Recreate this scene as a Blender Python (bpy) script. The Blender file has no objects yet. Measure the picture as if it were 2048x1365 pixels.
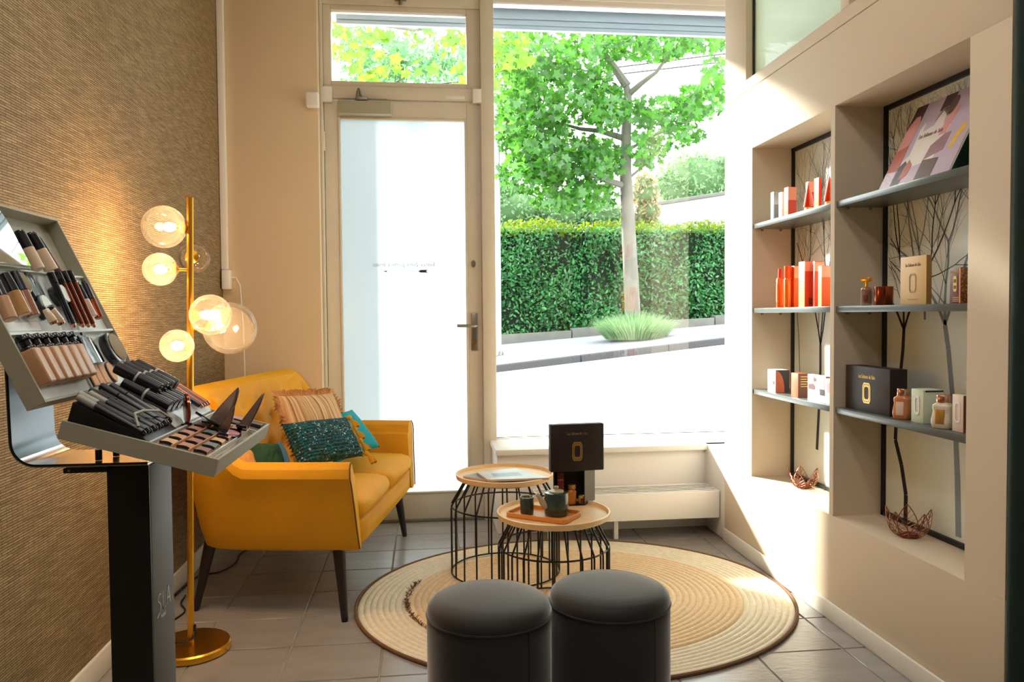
import bpy, bmesh, math, random
import numpy as np
from mathutils import Vector as V, Matrix
random.seed(7); np.random.seed(7)
SC = bpy.context.scene
COL = SC.collection
PI = math.pi

# ---------------------------------------------------------------- camera
F = 1549.6; YAW, PIT, ROLL, EYE = .1142416, .03336524, .00823934, 1.10
cy_, sy_, cp_, sp_ = math.cos(YAW), math.sin(YAW), math.cos(PIT), math.sin(PIT)
FW = V((sy_*cp_, cy_*cp_, -sp_)); RT = V((cy_, -sy_, 0)); DN = FW.cross(RT)
cr_, sr_ = math.cos(ROLL), math.sin(ROLL)
R2 = RT*cr_ + DN*sr_; D2 = DN*cr_ - RT*sr_
O = V((0, 0, EYE))
cam = bpy.data.cameras.new('camera'); camo = bpy.data.objects.new('camera', cam); COL.objects.link(camo)
cam.sensor_width = 36; cam.lens = F/2048*36; cam.clip_end = 300; cam.clip_start = .02
camo.matrix_world = Matrix(((R2.x, -D2.x, -FW.x, O.x), (R2.y, -D2.y, -FW.y, O.y), (R2.z, -D2.z, -FW.z, O.z), (0, 0, 0, 1)))
SC.camera = camo

# measuring helpers: a pixel of the photograph to a point on a real plane
def ray(x, y): return R2*((x-1024)/F) + D2*((y-682.5)/F) + FW
def Zp(x, y, z=0.0): d = ray(x, y); return O + d*((z-EYE)/d.z)
def Yp(x, y, Y): d = ray(x, y); return O + d*(Y/d.y)
def Xp(x, y, X): d = ray(x, y); return O + d*(X/d.x)
def Pp(x, y, o, n): d = ray(x, y); return O + d*((o-O).dot(n)/d.dot(n))

# ---------------------------------------------------------------- world, sun, fill lights, exposure
w = bpy.data.worlds.new('sky'); SC.world = w; w.use_nodes = True
nt = w.node_tree; bg = nt.nodes['Background']
bg.inputs[0].default_value = (.93, .97, 1, 1); bg.inputs[1].default_value = 6.5
sun = bpy.data.lights.new('sun', 'SUN'); suno = bpy.data.objects.new('sun', sun); COL.objects.link(suno)
sun.energy = 17; sun.angle = math.radians(3.0); sun.color = (1, .95, .86)
suno.rotation_euler = V((1.06, -1.55, -.80)).to_track_quat('-Z', 'Y').to_euler()
def area(name, loc, size, power, col, tgt=None):
    l = bpy.data.lights.new(name, 'AREA'); l.shape = 'DISK'; l.size = size; l.energy = power; l.color = col
    o = bpy.data.objects.new(name, l); COL.objects.link(o); o.location = loc
    return o
for k, (x, y) in enumerate(((-.45, 1.6), (.42, 1.6), (-.45, .2), (.42, .2), (.2, -1.4))):
    area('ceiling_fill', (x, y, 2.96), .35, 5, (1, .97, .93))  # unseen fill lights, added under the ceiling to brighten the room
SC.view_settings.view_transform = 'Standard'; SC.view_settings.look = 'None'
SC.view_settings.gamma = 1; SC.view_settings.exposure = 0.45; SC.view_settings.use_curve_mapping = False

# ---------------------------------------------------------------- materials
def lin(c):
    c /= 255.0
    return c/12.92 if c <= .04045 else ((c+.055)/1.055)**2.4
def rgb(r, g, b): return (lin(r), lin(g), lin(b), 1)
def mat(name, col, rough=.6, metal=0, noise=None, bump=None, sheen=0, coat=0, emit=None, trans=0, island=0, spec=None, nsc=(1, 1, 1)):
    m = bpy.data.materials.new(name); m.use_nodes = True
    n, L = m.node_tree.nodes, m.node_tree.links
    p = n['Principled BSDF']
    p.inputs['Base Color'].default_value = col; p.inputs['Roughness'].default_value = rough; p.inputs['Metallic'].default_value = metal
    if sheen: p.inputs['Sheen Weight'].default_value = sheen; p.inputs['Sheen Roughness'].default_value = .35; p.inputs['Sheen Tint'].default_value = col
    if coat: p.inputs['Coat Weight'].default_value = coat; p.inputs['Coat Roughness'].default_value = .08
    if spec is not None: p.inputs['Specular IOR Level'].default_value = spec
    if emit: p.inputs['Emission Color'].default_value = emit[0]; p.inputs['Emission Strength'].default_value = emit[1]
    if trans: p.inputs['Transmission Weight'].default_value = trans
    tc = n.new('ShaderNodeTexCoord'); mp = n.new('ShaderNodeMapping'); mp.inputs['Scale'].default_value = nsc
    L.new(tc.outputs['Object'], mp.inputs['Vector'])
    src = None
    if noise or island:
        mx = n.new('ShaderNodeMix'); mx.data_type = 'RGBA'
        a = island or noise[1]
        mx.inputs[6].default_value = tuple(max(0, c*(1-a)) for c in col[:3]) + (1,)
        mx.inputs[7].default_value = tuple(min(1, c*(1+a)) for c in col[:3]) + (1,)
        if island:
            g = n.new('ShaderNodeNewGeometry'); L.new(g.outputs['Random Per Island'], mx.inputs[0])
        else:
            t = n.new('ShaderNodeTexNoise'); t.inputs['Scale'].default_value = noise[0]; t.inputs['Detail'].default_value = 5
            L.new(mp.outputs[0], t.inputs['Vector']); L.new(t.outputs[0], mx.inputs[0])
        L.new(mx.outputs[2], p.inputs['Base Color'])
    if bump:
        t = n.new('ShaderNodeTexNoise'); t.inputs['Scale'].default_value = bump[0]; t.inputs['Detail'].default_value = 4
        b = n.new('ShaderNodeBump'); b.inputs['Strength'].default_value = bump[1]; b.inputs['Distance'].default_value = .004
        L.new(mp.outputs[0], t.inputs['Vector']); L.new(t.outputs[0], b.inputs['Height']); L.new(b.outputs[0], p.inputs['Normal'])
    return m
def mix_shader(name, build):
    m = bpy.data.materials.new(name); m.use_nodes = True
    n, L = m.node_tree.nodes, m.node_tree.links
    n.remove(n['Principled BSDF']); build(n, L, n['Material Output']); return m
def clear_glass(tint, gloss=.05, haze=0, hcol=(1, 1, 1, 1), fres=1.45):
    def f(n, L, out):
        t = n.new('ShaderNodeBsdfTransparent'); t.inputs[0].default_value = tint
        g = n.new('ShaderNodeBsdfGlossy'); g.inputs['Roughness'].default_value = gloss
        fr = n.new('ShaderNodeFresnel'); fr.inputs[0].default_value = fres
        m = n.new('ShaderNodeMixShader'); L.new(fr.outputs[0], m.inputs[0]); L.new(t.outputs[0], m.inputs[1]); L.new(g.outputs[0], m.inputs[2])
        last = m
        if haze:
            d = n.new('ShaderNodeBsdfTranslucent'); d.inputs[0].default_value = hcol
            m2 = n.new('ShaderNodeMixShader'); m2.inputs[0].default_value = haze
            L.new(m.outputs[0], m2.inputs[1]); L.new(d.outputs[0], m2.inputs[2]); last = m2
        L.new(last.outputs[0], out.inputs[0])
    return f
def leafmat(name, col, tcol, vary=.35, tr=.5):
    def f(n, L, out):
        g = n.new('ShaderNodeNewGeometry')
        def ramp(c):
            mx = n.new('ShaderNodeMix'); mx.data_type = 'RGBA'
            mx.inputs[6].default_value = tuple(x*(1-vary) for x in c[:3]) + (1,); mx.inputs[7].default_value = tuple(min(1, x*(1+vary)) for x in c[:3]) + (1,)
            L.new(g.outputs['Random Per Island'], mx.inputs[0]); return mx
        d = n.new('ShaderNodeBsdfDiffuse'); t = n.new('ShaderNodeBsdfTranslucent'); s = n.new('ShaderNodeBsdfGlossy')
        s.inputs['Roughness'].default_value = .35
        L.new(ramp(col).outputs[2], d.inputs[0]); L.new(ramp(tcol).outputs[2], t.inputs[0])
        m = n.new('ShaderNodeMixShader'); m.inputs[0].default_value = tr; L.new(d.outputs[0], m.inputs[1]); L.new(t.outputs[0], m.inputs[2])
        m2 = n.new('ShaderNodeMixShader'); m2.inputs[0].default_value = .04; L.new(m.outputs[0], m2.inputs[1]); L.new(s.outputs[0], m2.inputs[2])
        L.new(m2.outputs[0], out.inputs[0])
    return mix_shader(name, f)

MT = {}
MT['beige'] = mat('beige_wall_paint', rgb(218, 200, 175), .75, bump=(180, .08))
MT['panel'] = mat('cream_wall_paint', rgb(226, 205, 172), .7, bump=(90, .08))
MT['white'] = mat('white_paint', rgb(246, 243, 240), .5, bump=(60, .06))
MT['frame'] = mat('ivory_frame_paint', rgb(224, 216, 200), .45, noise=(9, .06), bump=(40, .08))
MT['ceil'] = mat('ceiling_paint', rgb(232, 226, 214), .8)
MT['base'] = mat('baseboard_paint', rgb(232, 226, 214), .5)
MT['niche'] = mat('taupe_niche_paint', rgb(196, 178, 150), .7, bump=(120, .06))
MT['black'] = mat('black_plastic', rgb(14, 14, 14), .45)
MT['blackmetal'] = mat('black_powder_coat', rgb(16, 13, 14), .4, bump=(300, .1))
MT['shelf'] = mat('slate_shelf_laminate', rgb(94, 100, 98), .28, noise=(30, .06))
MT['brass'] = mat('brushed_brass', rgb(242, 184, 66), .28, 1, noise=(60, .08), nsc=(1, 1, .05))
MT['steel'] = mat('satin_steel', rgb(150, 145, 135), .35, .9)
MT['chrome'] = mat('mirror_steel', rgb(190, 184, 180), .2, 1)
MT['mirror'] = mat('mirror_glass', rgb(215, 220, 218), .02, 1)
MT['velvet'] = mat('mustard_velvet', rgb(222, 156, 0), .7, noise=(7, .12), bump=(260, .12), sheen=.45)
MT['velvet'].node_tree.nodes['Principled BSDF'].inputs['Sheen Tint'].default_value = rgb(255, 214, 20)
MT['leg'] = mat('dark_stained_wood', rgb(38, 26, 28), .4, noise=(30, .3), nsc=(1, 1, .1))
MT['ott'] = mat('charcoal_velvet', rgb(20, 19, 18), .7, noise=(9, .25), bump=(220, .1), sheen=1.0)
MT['ott'].node_tree.nodes['Principled BSDF'].inputs['Sheen Tint'].default_value = rgb(235, 232, 230); MT['ott'].node_tree.nodes['Principled BSDF'].inputs['Sheen Roughness'].default_value = .38
MT['wood'] = mat('ash_wood', rgb(236, 200, 148), .4, noise=(14, .12), nsc=(1, 8, 8))
MT['traywood'] = mat('acacia_wood', rgb(214, 140, 62), .45, noise=(18, .16), nsc=(1, 9, 9))
MT['grey'] = mat('warm_grey_plastic', rgb(166, 162, 140), .5)
MT['lightplastic'] = mat('white_gloss_plastic', rgb(216, 222, 218), .25)
MT['greycol'] = mat('graphite_metal', rgb(86, 82, 80), .55)
MT['grout'] = mat('pale_grout', rgb(152, 142, 130), .9, noise=(40, .2))
MT['fabric_dark'] = mat('dark_green_curtain_velvet', rgb(16, 40, 34), .85, sheen=.3, bump=(80, .2))
MT['paper'] = mat('paper', rgb(236, 236, 236), .6)
MT['gold'] = mat('gold_foil', rgb(206, 166, 92), .3, .9)
MT['copper'] = mat('copper_wire', rgb(150, 96, 72), .35, 1)

# ---------------------------------------------------------------- mesh helpers
class B:
    def __init__(s, T=None): s.bm = bmesh.new(); s.T = T or Matrix()
    def add(s, vs, fs):
        b = [s.bm.verts.new(s.T @ V(v)) for v in vs]
        for f in fs:
            try: s.bm.faces.new([b[i] for i in f])
            except ValueError: pass
        return s
    def box(s, lo, hi, taper=None):
        x0, y0, z0 = lo; x1, y1, z1 = hi
        return s.add([(x0, y0, z0), (x1, y0, z0), (x1, y1, z0), (x0, y1, z0), (x0, y0, z1), (x1, y0, z1), (x1, y1, z1), (x0, y1, z1)],
                     [(0, 3, 2, 1), (4, 5, 6, 7), (0, 1, 5, 4), (1, 2, 6, 5), (2, 3, 7, 6), (3, 0, 4, 7)])
    def hexa(s, p):
        return s.add(p, [(0, 3, 2, 1), (4, 5, 6, 7), (0, 1, 5, 4), (1, 2, 6, 5), (2, 3, 7, 6), (3, 0, 4, 7)])
    def tube(s, pts, r, n=8, closed=False, cap=True):
        pts = [V(p) for p in pts]; N = len(pts); rings = []; up = None
        for i, p in enumerate(pts):
            a = pts[(i-1) % N] if (closed or i > 0) else p; c = pts[(i+1) % N] if (closed or i < N-1) else p
            t = (c-a).normalized()
            if up is None:
                up = V((0, 0, 1)) if abs(t.z) < .9 else V((1, 0, 0))
            x = (up - t*up.dot(t)).normalized(); up = x; y = t.cross(x)
            rr = r(i/(N-1)) if callable(r) else r
            rings.append([p + x*math.cos(2*PI*k/n)*rr + y*math.sin(2*PI*k/n)*rr for k in range(n)])
        vs = [v for R in rings for v in R]; fs = []
        for i in range(N if closed else N-1):
            j = (i+1) % N
            for k in range(n): fs.append((i*n+k, i*n+(k+1) % n, j*n+(k+1) % n, j*n+k))
        if cap and not closed:
            fs.append(tuple(range(n))[::-1]); fs.append(tuple((N-1)*n+k for k in range(n)))
        return s.add(vs, fs)
    def lathe(s, prof, n=24, c=(0, 0, 0), sx=1, sy=1):
        c = V(c); vs = []; idx = []
        for r, z in prof:
            if r <= 1e-6: idx.append([len(vs)]*n); vs.append(c + V((0, 0, z)))
            else:
                idx.append(list(range(len(vs), len(vs)+n)))
                vs += [c + V((r*sx*math.cos(2*PI*k/n), r*sy*math.sin(2*PI*k/n), z)) for k in range(n)]
        fs = []
        for i in range(len(prof)-1):
            A, Bq = idx[i], idx[i+1]
            for k in range(n):
                f = [A[k], A[(k+1) % n], Bq[(k+1) % n], Bq[k]]; g = []
                for q in f:
                    if q not in g: g.append(q)
                if len(g) > 2: fs.append(tuple(g))
        return s.add(vs, fs)
    def sph(s, c, r, n=16, sc=(1, 1, 1)):
        m = n//2
        return s.lathe2(c, [(math.sin(PI*i/m)*r, -math.cos(PI*i/m)*r) for i in range(m+1)], n, sc)
    def lathe2(s, c, prof, n, sc):
        T = s.T; s.T = T @ Matrix.Translation(V(c)) @ Matrix.Diagonal((*sc, 1)); s.lathe(prof, n); s.T = T; return s
    def prism(s, poly, z0, z1):
        n = len(poly)
        vs = [(x, y, z0) for x, y in poly] + [(x, y, z1) for x, y in poly]
        return s.add(vs, [tuple(range(n))[::-1], tuple(range(n, 2*n))] + [(i, (i+1) % n, n+(i+1) % n, n+i) for i in range(n)])
    def ring(s, outer, inner, z0, z1):
        n = len(outer)
        vs = [(x, y, z0) for x, y in outer] + [(x, y, z0) for x, y in inner] + [(x, y, z1) for x, y in outer] + [(x, y, z1) for x, y in inner]
        fs = []
        for i in range(n):
            j = (i+1) % n
            fs += [(i, n+i, n+j, j), (2*n+i, 2*n+j, 3*n+j, 3*n+i), (i, j, 2*n+j, 2*n+i), (n+i, 3*n+i, 3*n+j, n+j)]
        return s.add(vs, fs)
    def grid(s, f, nu, nv, closed_u=False):
        vs = [f(i/(nu if closed_u else nu-1), j/(nv-1)) for i in range(nu) for j in range(nv)]
        fs = [(i*nv+j, ((i+1) % nu)*nv+j, ((i+1) % nu)*nv+j+1, i*nv+j+1) for i in range(nu if closed_u else nu-1) for j in range(nv-1)]
        return s.add(vs, fs)
    def build(s, name, m, parent=None, bev=0, seg=2, smooth=40, kind=None, sub=0, weld=0):
        bm = s.bm
        if weld: bmesh.ops.remove_doubles(bm, verts=bm.verts, dist=weld)
        bmesh.ops.recalc_face_normals(bm, faces=bm.faces)
        if bev:
            bm.normal_update()
            ed = [e for e in bm.edges if len(e.link_faces) == 2 and e.calc_face_angle(0) > .6]
            bmesh.ops.bevel(bm, geom=ed, offset=bev, segments=seg, profile=.5, affect='EDGES', clamp_overlap=True)
        me = bpy.data.meshes.new(name); bm.to_mesh(me); bm.free()
        if smooth:
            me.polygons.foreach_set('use_smooth', [True]*len(me.polygons)); me.set_sharp_from_angle(angle=math.radians(smooth))
        return link(name, me, m, parent, kind, sub)
def link(name, me, m, parent=None, kind=None, sub=0):
    if m and not me.materials: me.materials.append(m if not isinstance(m, str) else MT[m])
    o = bpy.data.objects.new(name, me); COL.objects.link(o)
    if parent: o.parent = parent
    if kind: o['kind'] = kind
    if sub:
        q = o.modifiers.new('subdivision', 'SUBSURF'); q.levels = sub; q.render_levels = sub
    return o
def tag(o, label, cat, group=None, kind=None):
    o['label'] = label; o['category'] = cat
    if group: o['group'] = group
    if kind: o['kind'] = kind
    return o
def thing(name, label, cat, loc=(0, 0, 0), rz=0, group=None, M=None):
    o = bpy.data.objects.new(name, None); COL.objects.link(o); o.empty_display_size = .05
    if M is not None: o.matrix_world = M
    else: o.location = loc; o.rotation_euler = (0, 0, rz)
    return tag(o, label, cat, group)
def struct(o): o['kind'] = 'structure'; return o
def sroot(name, loc=(0, 0, 0)):
    o = bpy.data.objects.new(name, None); COL.objects.link(o); o.location = loc; o['kind'] = 'structure'; return o
def copy_tree(o, parent=None):
    c = o.copy(); COL.objects.link(c)
    if parent: c.parent = parent
    for ch in list(o.children): copy_tree(ch, c)
    return c
def frame_m(right, up, pos):
    r = V(right).normalized(); u = V(up).normalized(); n = r.cross(u).normalized()
    return Matrix(((r.x, u.x, n.x, pos[0]), (r.y, u.y, n.y, pos[1]), (r.z, u.z, n.z, pos[2]), (0, 0, 0, 1)))
def text(s, size, m, parent, M, name='lettering', ext=.0003, sx=1, bold=0):
    c = bpy.data.curves.new(name, 'FONT'); c.body = s; c.size = size; c.extrude = ext; c.align_x = 'CENTER'; c.align_y = 'CENTER'; c.offset = bold
    c.resolution_u = 2
    c.materials.append(m if not isinstance(m, str) else MT[m])
    o = bpy.data.objects.new(name, c); COL.objects.link(o); o.parent = parent
    me = bpy.data.meshes.new_from_object(o); bpy.data.objects.remove(o); return_o = link(name, me, None, parent); return_o.matrix_local = M @ Matrix.Diagonal((sx, 1, 1, 1)); return return_o
def npmesh(name, verts, loops, starts):
    me = bpy.data.meshes.new(name)
    me.vertices.add(len(verts)); me.vertices.foreach_set('co', np.asarray(verts, np.float32).ravel())
    me.loops.add(len(loops)); me.loops.foreach_set('vertex_index', np.asarray(loops, np.int32))
    me.polygons.add(len(starts)); me.polygons.foreach_set('loop_start', np.asarray(starts, np.int32))
    me.update(calc_edges=True); me.validate(); return me
OCT = None
def badge(w, h, k=16):
    pts = []
    for i in range(k):
        a = 2*PI*i/k + PI/k
        x, y = math.cos(a), math.sin(a)
        s = 1/max(abs(x), abs(y)); s = min(s, 1.25)*(.93 + .07*math.cos(8*a))
        pts.append((x*s*w/2, y*s*h/2))
    return pts

# ================================================================ ROOM SHELL
XL, XR, YW = -1.0, 1.44, 4.17
MT['tile'] = mat('slate_tile', rgb(152, 146, 141), .25, noise=(5, .2), bump=(22, .25), nsc=(1, 3, 1))
floor = struct(B().box((-1.1, -3.1, -.12), (3.5, 4.2, -.004)).build('floor', 'grout', smooth=0))
xs = [-1.0, -.75, -.448, -.146, .156, .453, .752, 1.052, 1.352, 1.438]; ys = [2.362+.2565*k for k in range(-7, 8)]
tiles = {}
for i in range(len(xs)-1):
    for j in range(len(ys)-1):
        wx, wy = xs[i+1]-xs[i]-.005, min(ys[j+1], 4.165)-ys[j]-.005
        if wy < .02: continue
        key = (round(wx, 3), round(wy, 3))
        if key not in tiles:
            o = B().box((-wx/2, -wy/2, -.008), (wx/2, wy/2, 0)).build('tile', 'tile', floor, bev=.0022, seg=1); tiles[key] = o.data
        else: o = link('tile', tiles[key], None, floor)
        o.location = ((xs[i]+xs[i+1])/2, ys[j]+wy/2+.0025, random.uniform(-.0008, 0))
ceil = struct(B().box((-1.1, -3.1, 3.0), (3.5, 4.2, 3.1)).build('ceiling', 'ceil', smooth=0))

# left wall with a woven metallic paper
def wallpaper(n, L, out):
    p = n.new('ShaderNodeBsdfPrincipled'); tc = n.new('ShaderNodeTexCoord')
    sx = n.new('ShaderNodeSeparateXYZ'); cb = n.new('ShaderNodeCombineXYZ')
    L.new(tc.outputs['Object'], sx.inputs[0]); L.new(sx.outputs['Y'], cb.inputs[0]); L.new(sx.outputs['Z'], cb.inputs[1])
    br = n.new('ShaderNodeTexBrick'); L.new(cb.outputs[0], br.inputs['Vector'])
    br.inputs['Scale'].default_value = 1; br.inputs['Brick Width'].default_value = .05; br.inputs['Row Height'].default_value = .0068
    br.inputs['Mortar Size'].default_value = .0011; br.inputs['Mortar Smooth'].default_value = .3; br.inputs['Bias'].default_value = 0
    br.inputs['Color1'].default_value = rgb(184, 158, 114); br.inputs['Color2'].default_value = rgb(158, 134, 96); br.inputs['Mortar'].default_value = rgb(82, 66, 50)
    no = n.new('ShaderNodeTexNoise'); no.inputs['Scale'].default_value = 9; no.inputs['Detail'].default_value = 8; no.inputs['Roughness'].default_value = .8
    mp = n.new('ShaderNodeMapping'); mp.inputs['Scale'].default_value = (1, 1, 14); L.new(tc.outputs['Object'], mp.inputs[0]); L.new(mp.outputs[0], no.inputs['Vector'])
    cr = n.new('ShaderNodeValToRGB'); cr.color_ramp.elements[0].position = .42; cr.color_ramp.elements[0].color = (.55, .55, .55, 1); cr.color_ramp.elements[1].position = .56; cr.color_ramp.elements[1].color = (1, 1, 1, 1)
    L.new(no.outputs[0], cr.inputs[0])
    mx = n.new('ShaderNodeMix'); mx.data_type = 'RGBA'; mx.blend_type = 'MULTIPLY'; mx.inputs[0].default_value = .8
    L.new(br.outputs['Color'], mx.inputs[6]); L.new(cr.outputs[0], mx.inputs[7]); L.new(mx.outputs[2], p.inputs['Base Color'])
    p.inputs['Roughness'].default_value = .65; p.inputs['Specular IOR Level'].default_value = .25
    bp = n.new('ShaderNodeBump'); bp.inputs['Strength'].default_value = .3; bp.inputs['Distance'].default_value = .002
    L.new(br.outputs['Fac'], bp.inputs['Height']); bp.invert = True; L.new(bp.outputs[0], p.inputs['Normal'])
    L.new(p.outputs[0], out.inputs[0])
MT['paperwall'] = mix_shader('taupe_gold_wallpaper', wallpaper)
struct(B().box((XL-.12, -3.1, 0), (XL, 4.3, 3)).build('wall_left', 'paperwall', smooth=0))
struct(B().box((XL, -3.1, 0), (XL+.012, 4.05, .08)).build('baseboard_left', 'base', bev=.004))
struct(B().box((XL-.12, -3.2, 0), (3.5, -3.0, 3)).build('wall_back', mat('dark_rear_wall', rgb(96, 84, 72), .8), smooth=0))
struct(B().box((3.3, -3.1, 0), (3.5, 4.2, 3)).build('wall_far_right', 'beige', smooth=0))

# street front: cream pier, lintel, under-window wall, sill
front = sroot('wall_front')
B().box((XL, 4.05, 0), (-.515, 4.60, 3)).build('pier', 'panel', front, bev=.004)
B().box((-.515, 4.15, 2.79), (3.5, 4.30, 3)).build('lintel', 'white', front, bev=.003)
B().box((.36, 3.84, 0), (3.4, 4.22, .40)).build('apron', 'white', front, bev=.004)
B().box((.35, 3.81, .40), (3.4, 4.16, .43)).build('window_sill', 'white', front, bev=.006)

# partition on the right with two deep niches, shelves and a clerestory
N1 = (2.612, 3.272); N2 = (1.912, 2.585); ZB, ZT, XB = .376, 1.822, 1.632
wr = sroot('wall_right')
b = B(); b.box((XR, 1.765, 0), (XB+.05, 3.58, ZB)); b.build('lower_wall', 'beige', wr, bev=.002)
B().box((XR, 1.765, ZT), (XB+.05, 3.58, 2.084)).build('upper_wall', 'beige', wr, bev=.0025)
B().box((XR, 1.765, ZB), (XB+.05, N2[0], ZT)).build('pilaster', 'beige', wr)
B().box((XR, N2[1], ZB), (XB, N1[0], ZT)).build('divider', 'beige', wr)
B().box((XR, N1[1], ZB), (XB+.05, 3.58, ZT)).build('pilaster', 'beige', wr)
B().box((XR, 3.58, 0), (XB+.05, 3.86, .43)).build('low_cheek', 'white', wr, bev=.003)
MT['backboard'] = mat('pale_sage_backboard', rgb(242, 245, 234), .4, noise=(3, .04))
for (a, c) in (N1, N2):
    B().box((XB, a, ZB), (XB+.03, c, ZT)).build('backboard', 'backboard', wr, smooth=0)
    b = B(); e = XB-.012
    for q in (((e, a, ZB), (XB, c, ZB+.016)), ((e, a, ZT-.016), (XB, c, ZT)), ((e, c-.012, ZB), (XB, c, ZT)), ((e, a, ZB), (XB, a+.012, ZT))): b.box(*q)
    b.build('black_edge_trim', 'black', wr, smooth=0)
# clerestory above the joint
b = B(); b.box((XR, 1.765, 2.087), (XR+.10, 3.58, 2.137)); b.box((XR, 3.34, 2.137), (XR+.10, 3.58, 3)); b.box((XR, 2.50, 2.137), (XR+.10, 2.555, 3)); b.box((XR, 1.765, 2.137), (XR+.1, 1.80, 3)); b.box((XR, 1.8, 2.93), (XR+.1, 3.34, 3))
b.build('clerestory_frame', 'beige', wr, bev=.003)
MT['glass'] = mix_shader('window_glass', clear_glass((.96, .985, .975, 1), .005))
MT['tealglass'] = mix_shader('teal_haze_glass', clear_glass((.80, .95, .94, 1), .01, .7, (.86, .98, .97, 1)))  # milky share of the glass stands in for a veil of reflected light
for (a, c) in ((2.555, 3.34), (1.80, 2.50)):
    B().box((XR+.045, a, 2.137), (XR+.046, c, 2.93)).build('clerestory_pane', 'tealglass', wr, smooth=0)
    b = B()
    for q in (((XR+.03, a, 2.137), (XR+.04, a+.006, 2.93)), ((XR+.03, c-.006, 2.137), (XR+.04, c, 2.93)), ((XR+.03, a, 2.137), (XR+.04, c, 2.143))): b.box(*q)
    b.build('pane_gasket', 'black', wr, smooth=0)
struct(B().box((XR-.012, 1.765, 0), (XR, 3.58, .066)).build('baseboard_right', 'base', bev=.005))
struct(B().box((XR, -3.1, 0), (XR+.12, .80, 3)).build('wall_right_rear', 'beige', smooth=0))
struct(B().box((XR, .80, 2.6), (XR+.12, 1.765, 3)).build('trim_1', 'beige', smooth=0))

# shelves: each a thing resting in its niche
SH = {}
pins = []
for ni, (a, c) in enumerate((N1, N2)):
    for si, z in enumerate((1.490, 1.122, .765)):
        nm = ('far', 'near')[ni]; pos = ('top', 'middle', 'lowest')[si]
        sh = B().box((XR+.006, a+.001, z-.021), (XB-.013, c-.001, z)).build('niche_shelf', 'shelf', bev=.0012)
        tag(sh, f'{pos} slate grey shelf in the {"niche nearer the window" if ni == 0 else "niche nearer the green curtain"}', 'shelf', 'grey shelves in the wall niches')
        SH[(ni, si)] = z
        if si < 3:
            for x in (XR+.045, XR+.13):
                B().tube([(x, c, z-.026), (x, c-.012, z-.026)], .004, 8).build('shelf_pin', 'steel', sh)
# printed bare trees on the backboards
MT['inkblack'] = mat('black_tree_print', rgb(30, 32, 34), .6); MT['inkgrey'] = mat('grey_tree_print', rgb(140, 150, 158), .6)
def printed_tree(ni, trunk, w0, seed, m, depth=6, spread=.5, off=.0006):
    rnd = random.Random(seed); a, c = (N1, N2)[ni]; X = XB-off; b = B()
    pts = [Xp(x, y, XB) for x, y in trunk]; pts = [(p.y, p.z) for p in pts]
    def seg(p, q, w1, w2):
        d = V((q[0]-p[0], q[1]-p[1])); 
        if d.length < 1e-5: return
        n = V((-d.y, d.x)).normalized()
        for r in (p, q):
            if not (a+.012 < r[0] < c-.012 and ZB+.012 < r[1] < ZT-.016): return
        b.add([(X, p[0]+n.x*w1/2, p[1]+n.y*w1/2), (X, q[0]+n.x*w2/2, q[1]+n.y*w2/2), (X, q[0]-n.x*w2/2, q[1]-n.y*w2/2), (X, p[0]-n.x*w1/2, p[1]-n.y*w1/2)], [(0, 1, 2, 3)])
    def grow(p, ang, L, wd, dep):
        if dep == 0 or wd < .0006: return
        n = 4; q = p; an = ang
        for k in range(n):
            an += rnd.uniform(-.16, .16); r = (q[0]+math.sin(an)*L/n, q[1]+math.cos(an)*L/n)
            seg(q, r, wd*(1-.35*k/n), wd*(1-.35*(k+1)/n)); q = r
            if dep > 1 and rnd.random() < .35: grow(q, an+rnd.choice((-1, 1))*rnd.uniform(.3, .8), L*.6, wd*.35, dep-2)
        for s in (-1, 1): grow(q, an+s*rnd.uniform(.12, spread), L*rnd.uniform(.65, .9), wd*.62, dep-1)
    N = len(pts)
    for i in range(N-1): seg(pts[i], pts[i+1], w0*(1-.3*i/N), w0*(1-.3*(i+1)/N))
    t = pts[-1]
    for s in (-.35, .05, .42): grow(t, s, .26, w0*.5, depth)
    b.build('printed_tree', m, wr, smooth=0)
printed_tree(1, [(1917, 1075), (1915, 960), (1912, 880), (1904, 780), (1897, 700), (1890, 650)], .026, 3, 'inkgrey', 7, .55, .0004)
printed_tree(1, [(1811, 1040), (1812, 990), (1803, 930), (1791, 880), (1793, 830), (1800, 760), (1806, 700), (1808, 660)], .022, 8, 'inkblack', 7, .5)
printed_tree(1, [(1850, 640), (1848, 560), (1838, 500)], .012, 11, 'inkgrey', 6, .6, .0005)
printed_tree(0, [(1632, 972), (1634, 900), (1638, 820), (1641, 740), (1641, 690)], .022, 5, 'inkblack', 6, .45)
printed_tree(0, [(1600, 760), (1598, 680), (1594, 620)], .009, 9, 'inkgrey', 6, .5, .0004)

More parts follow.
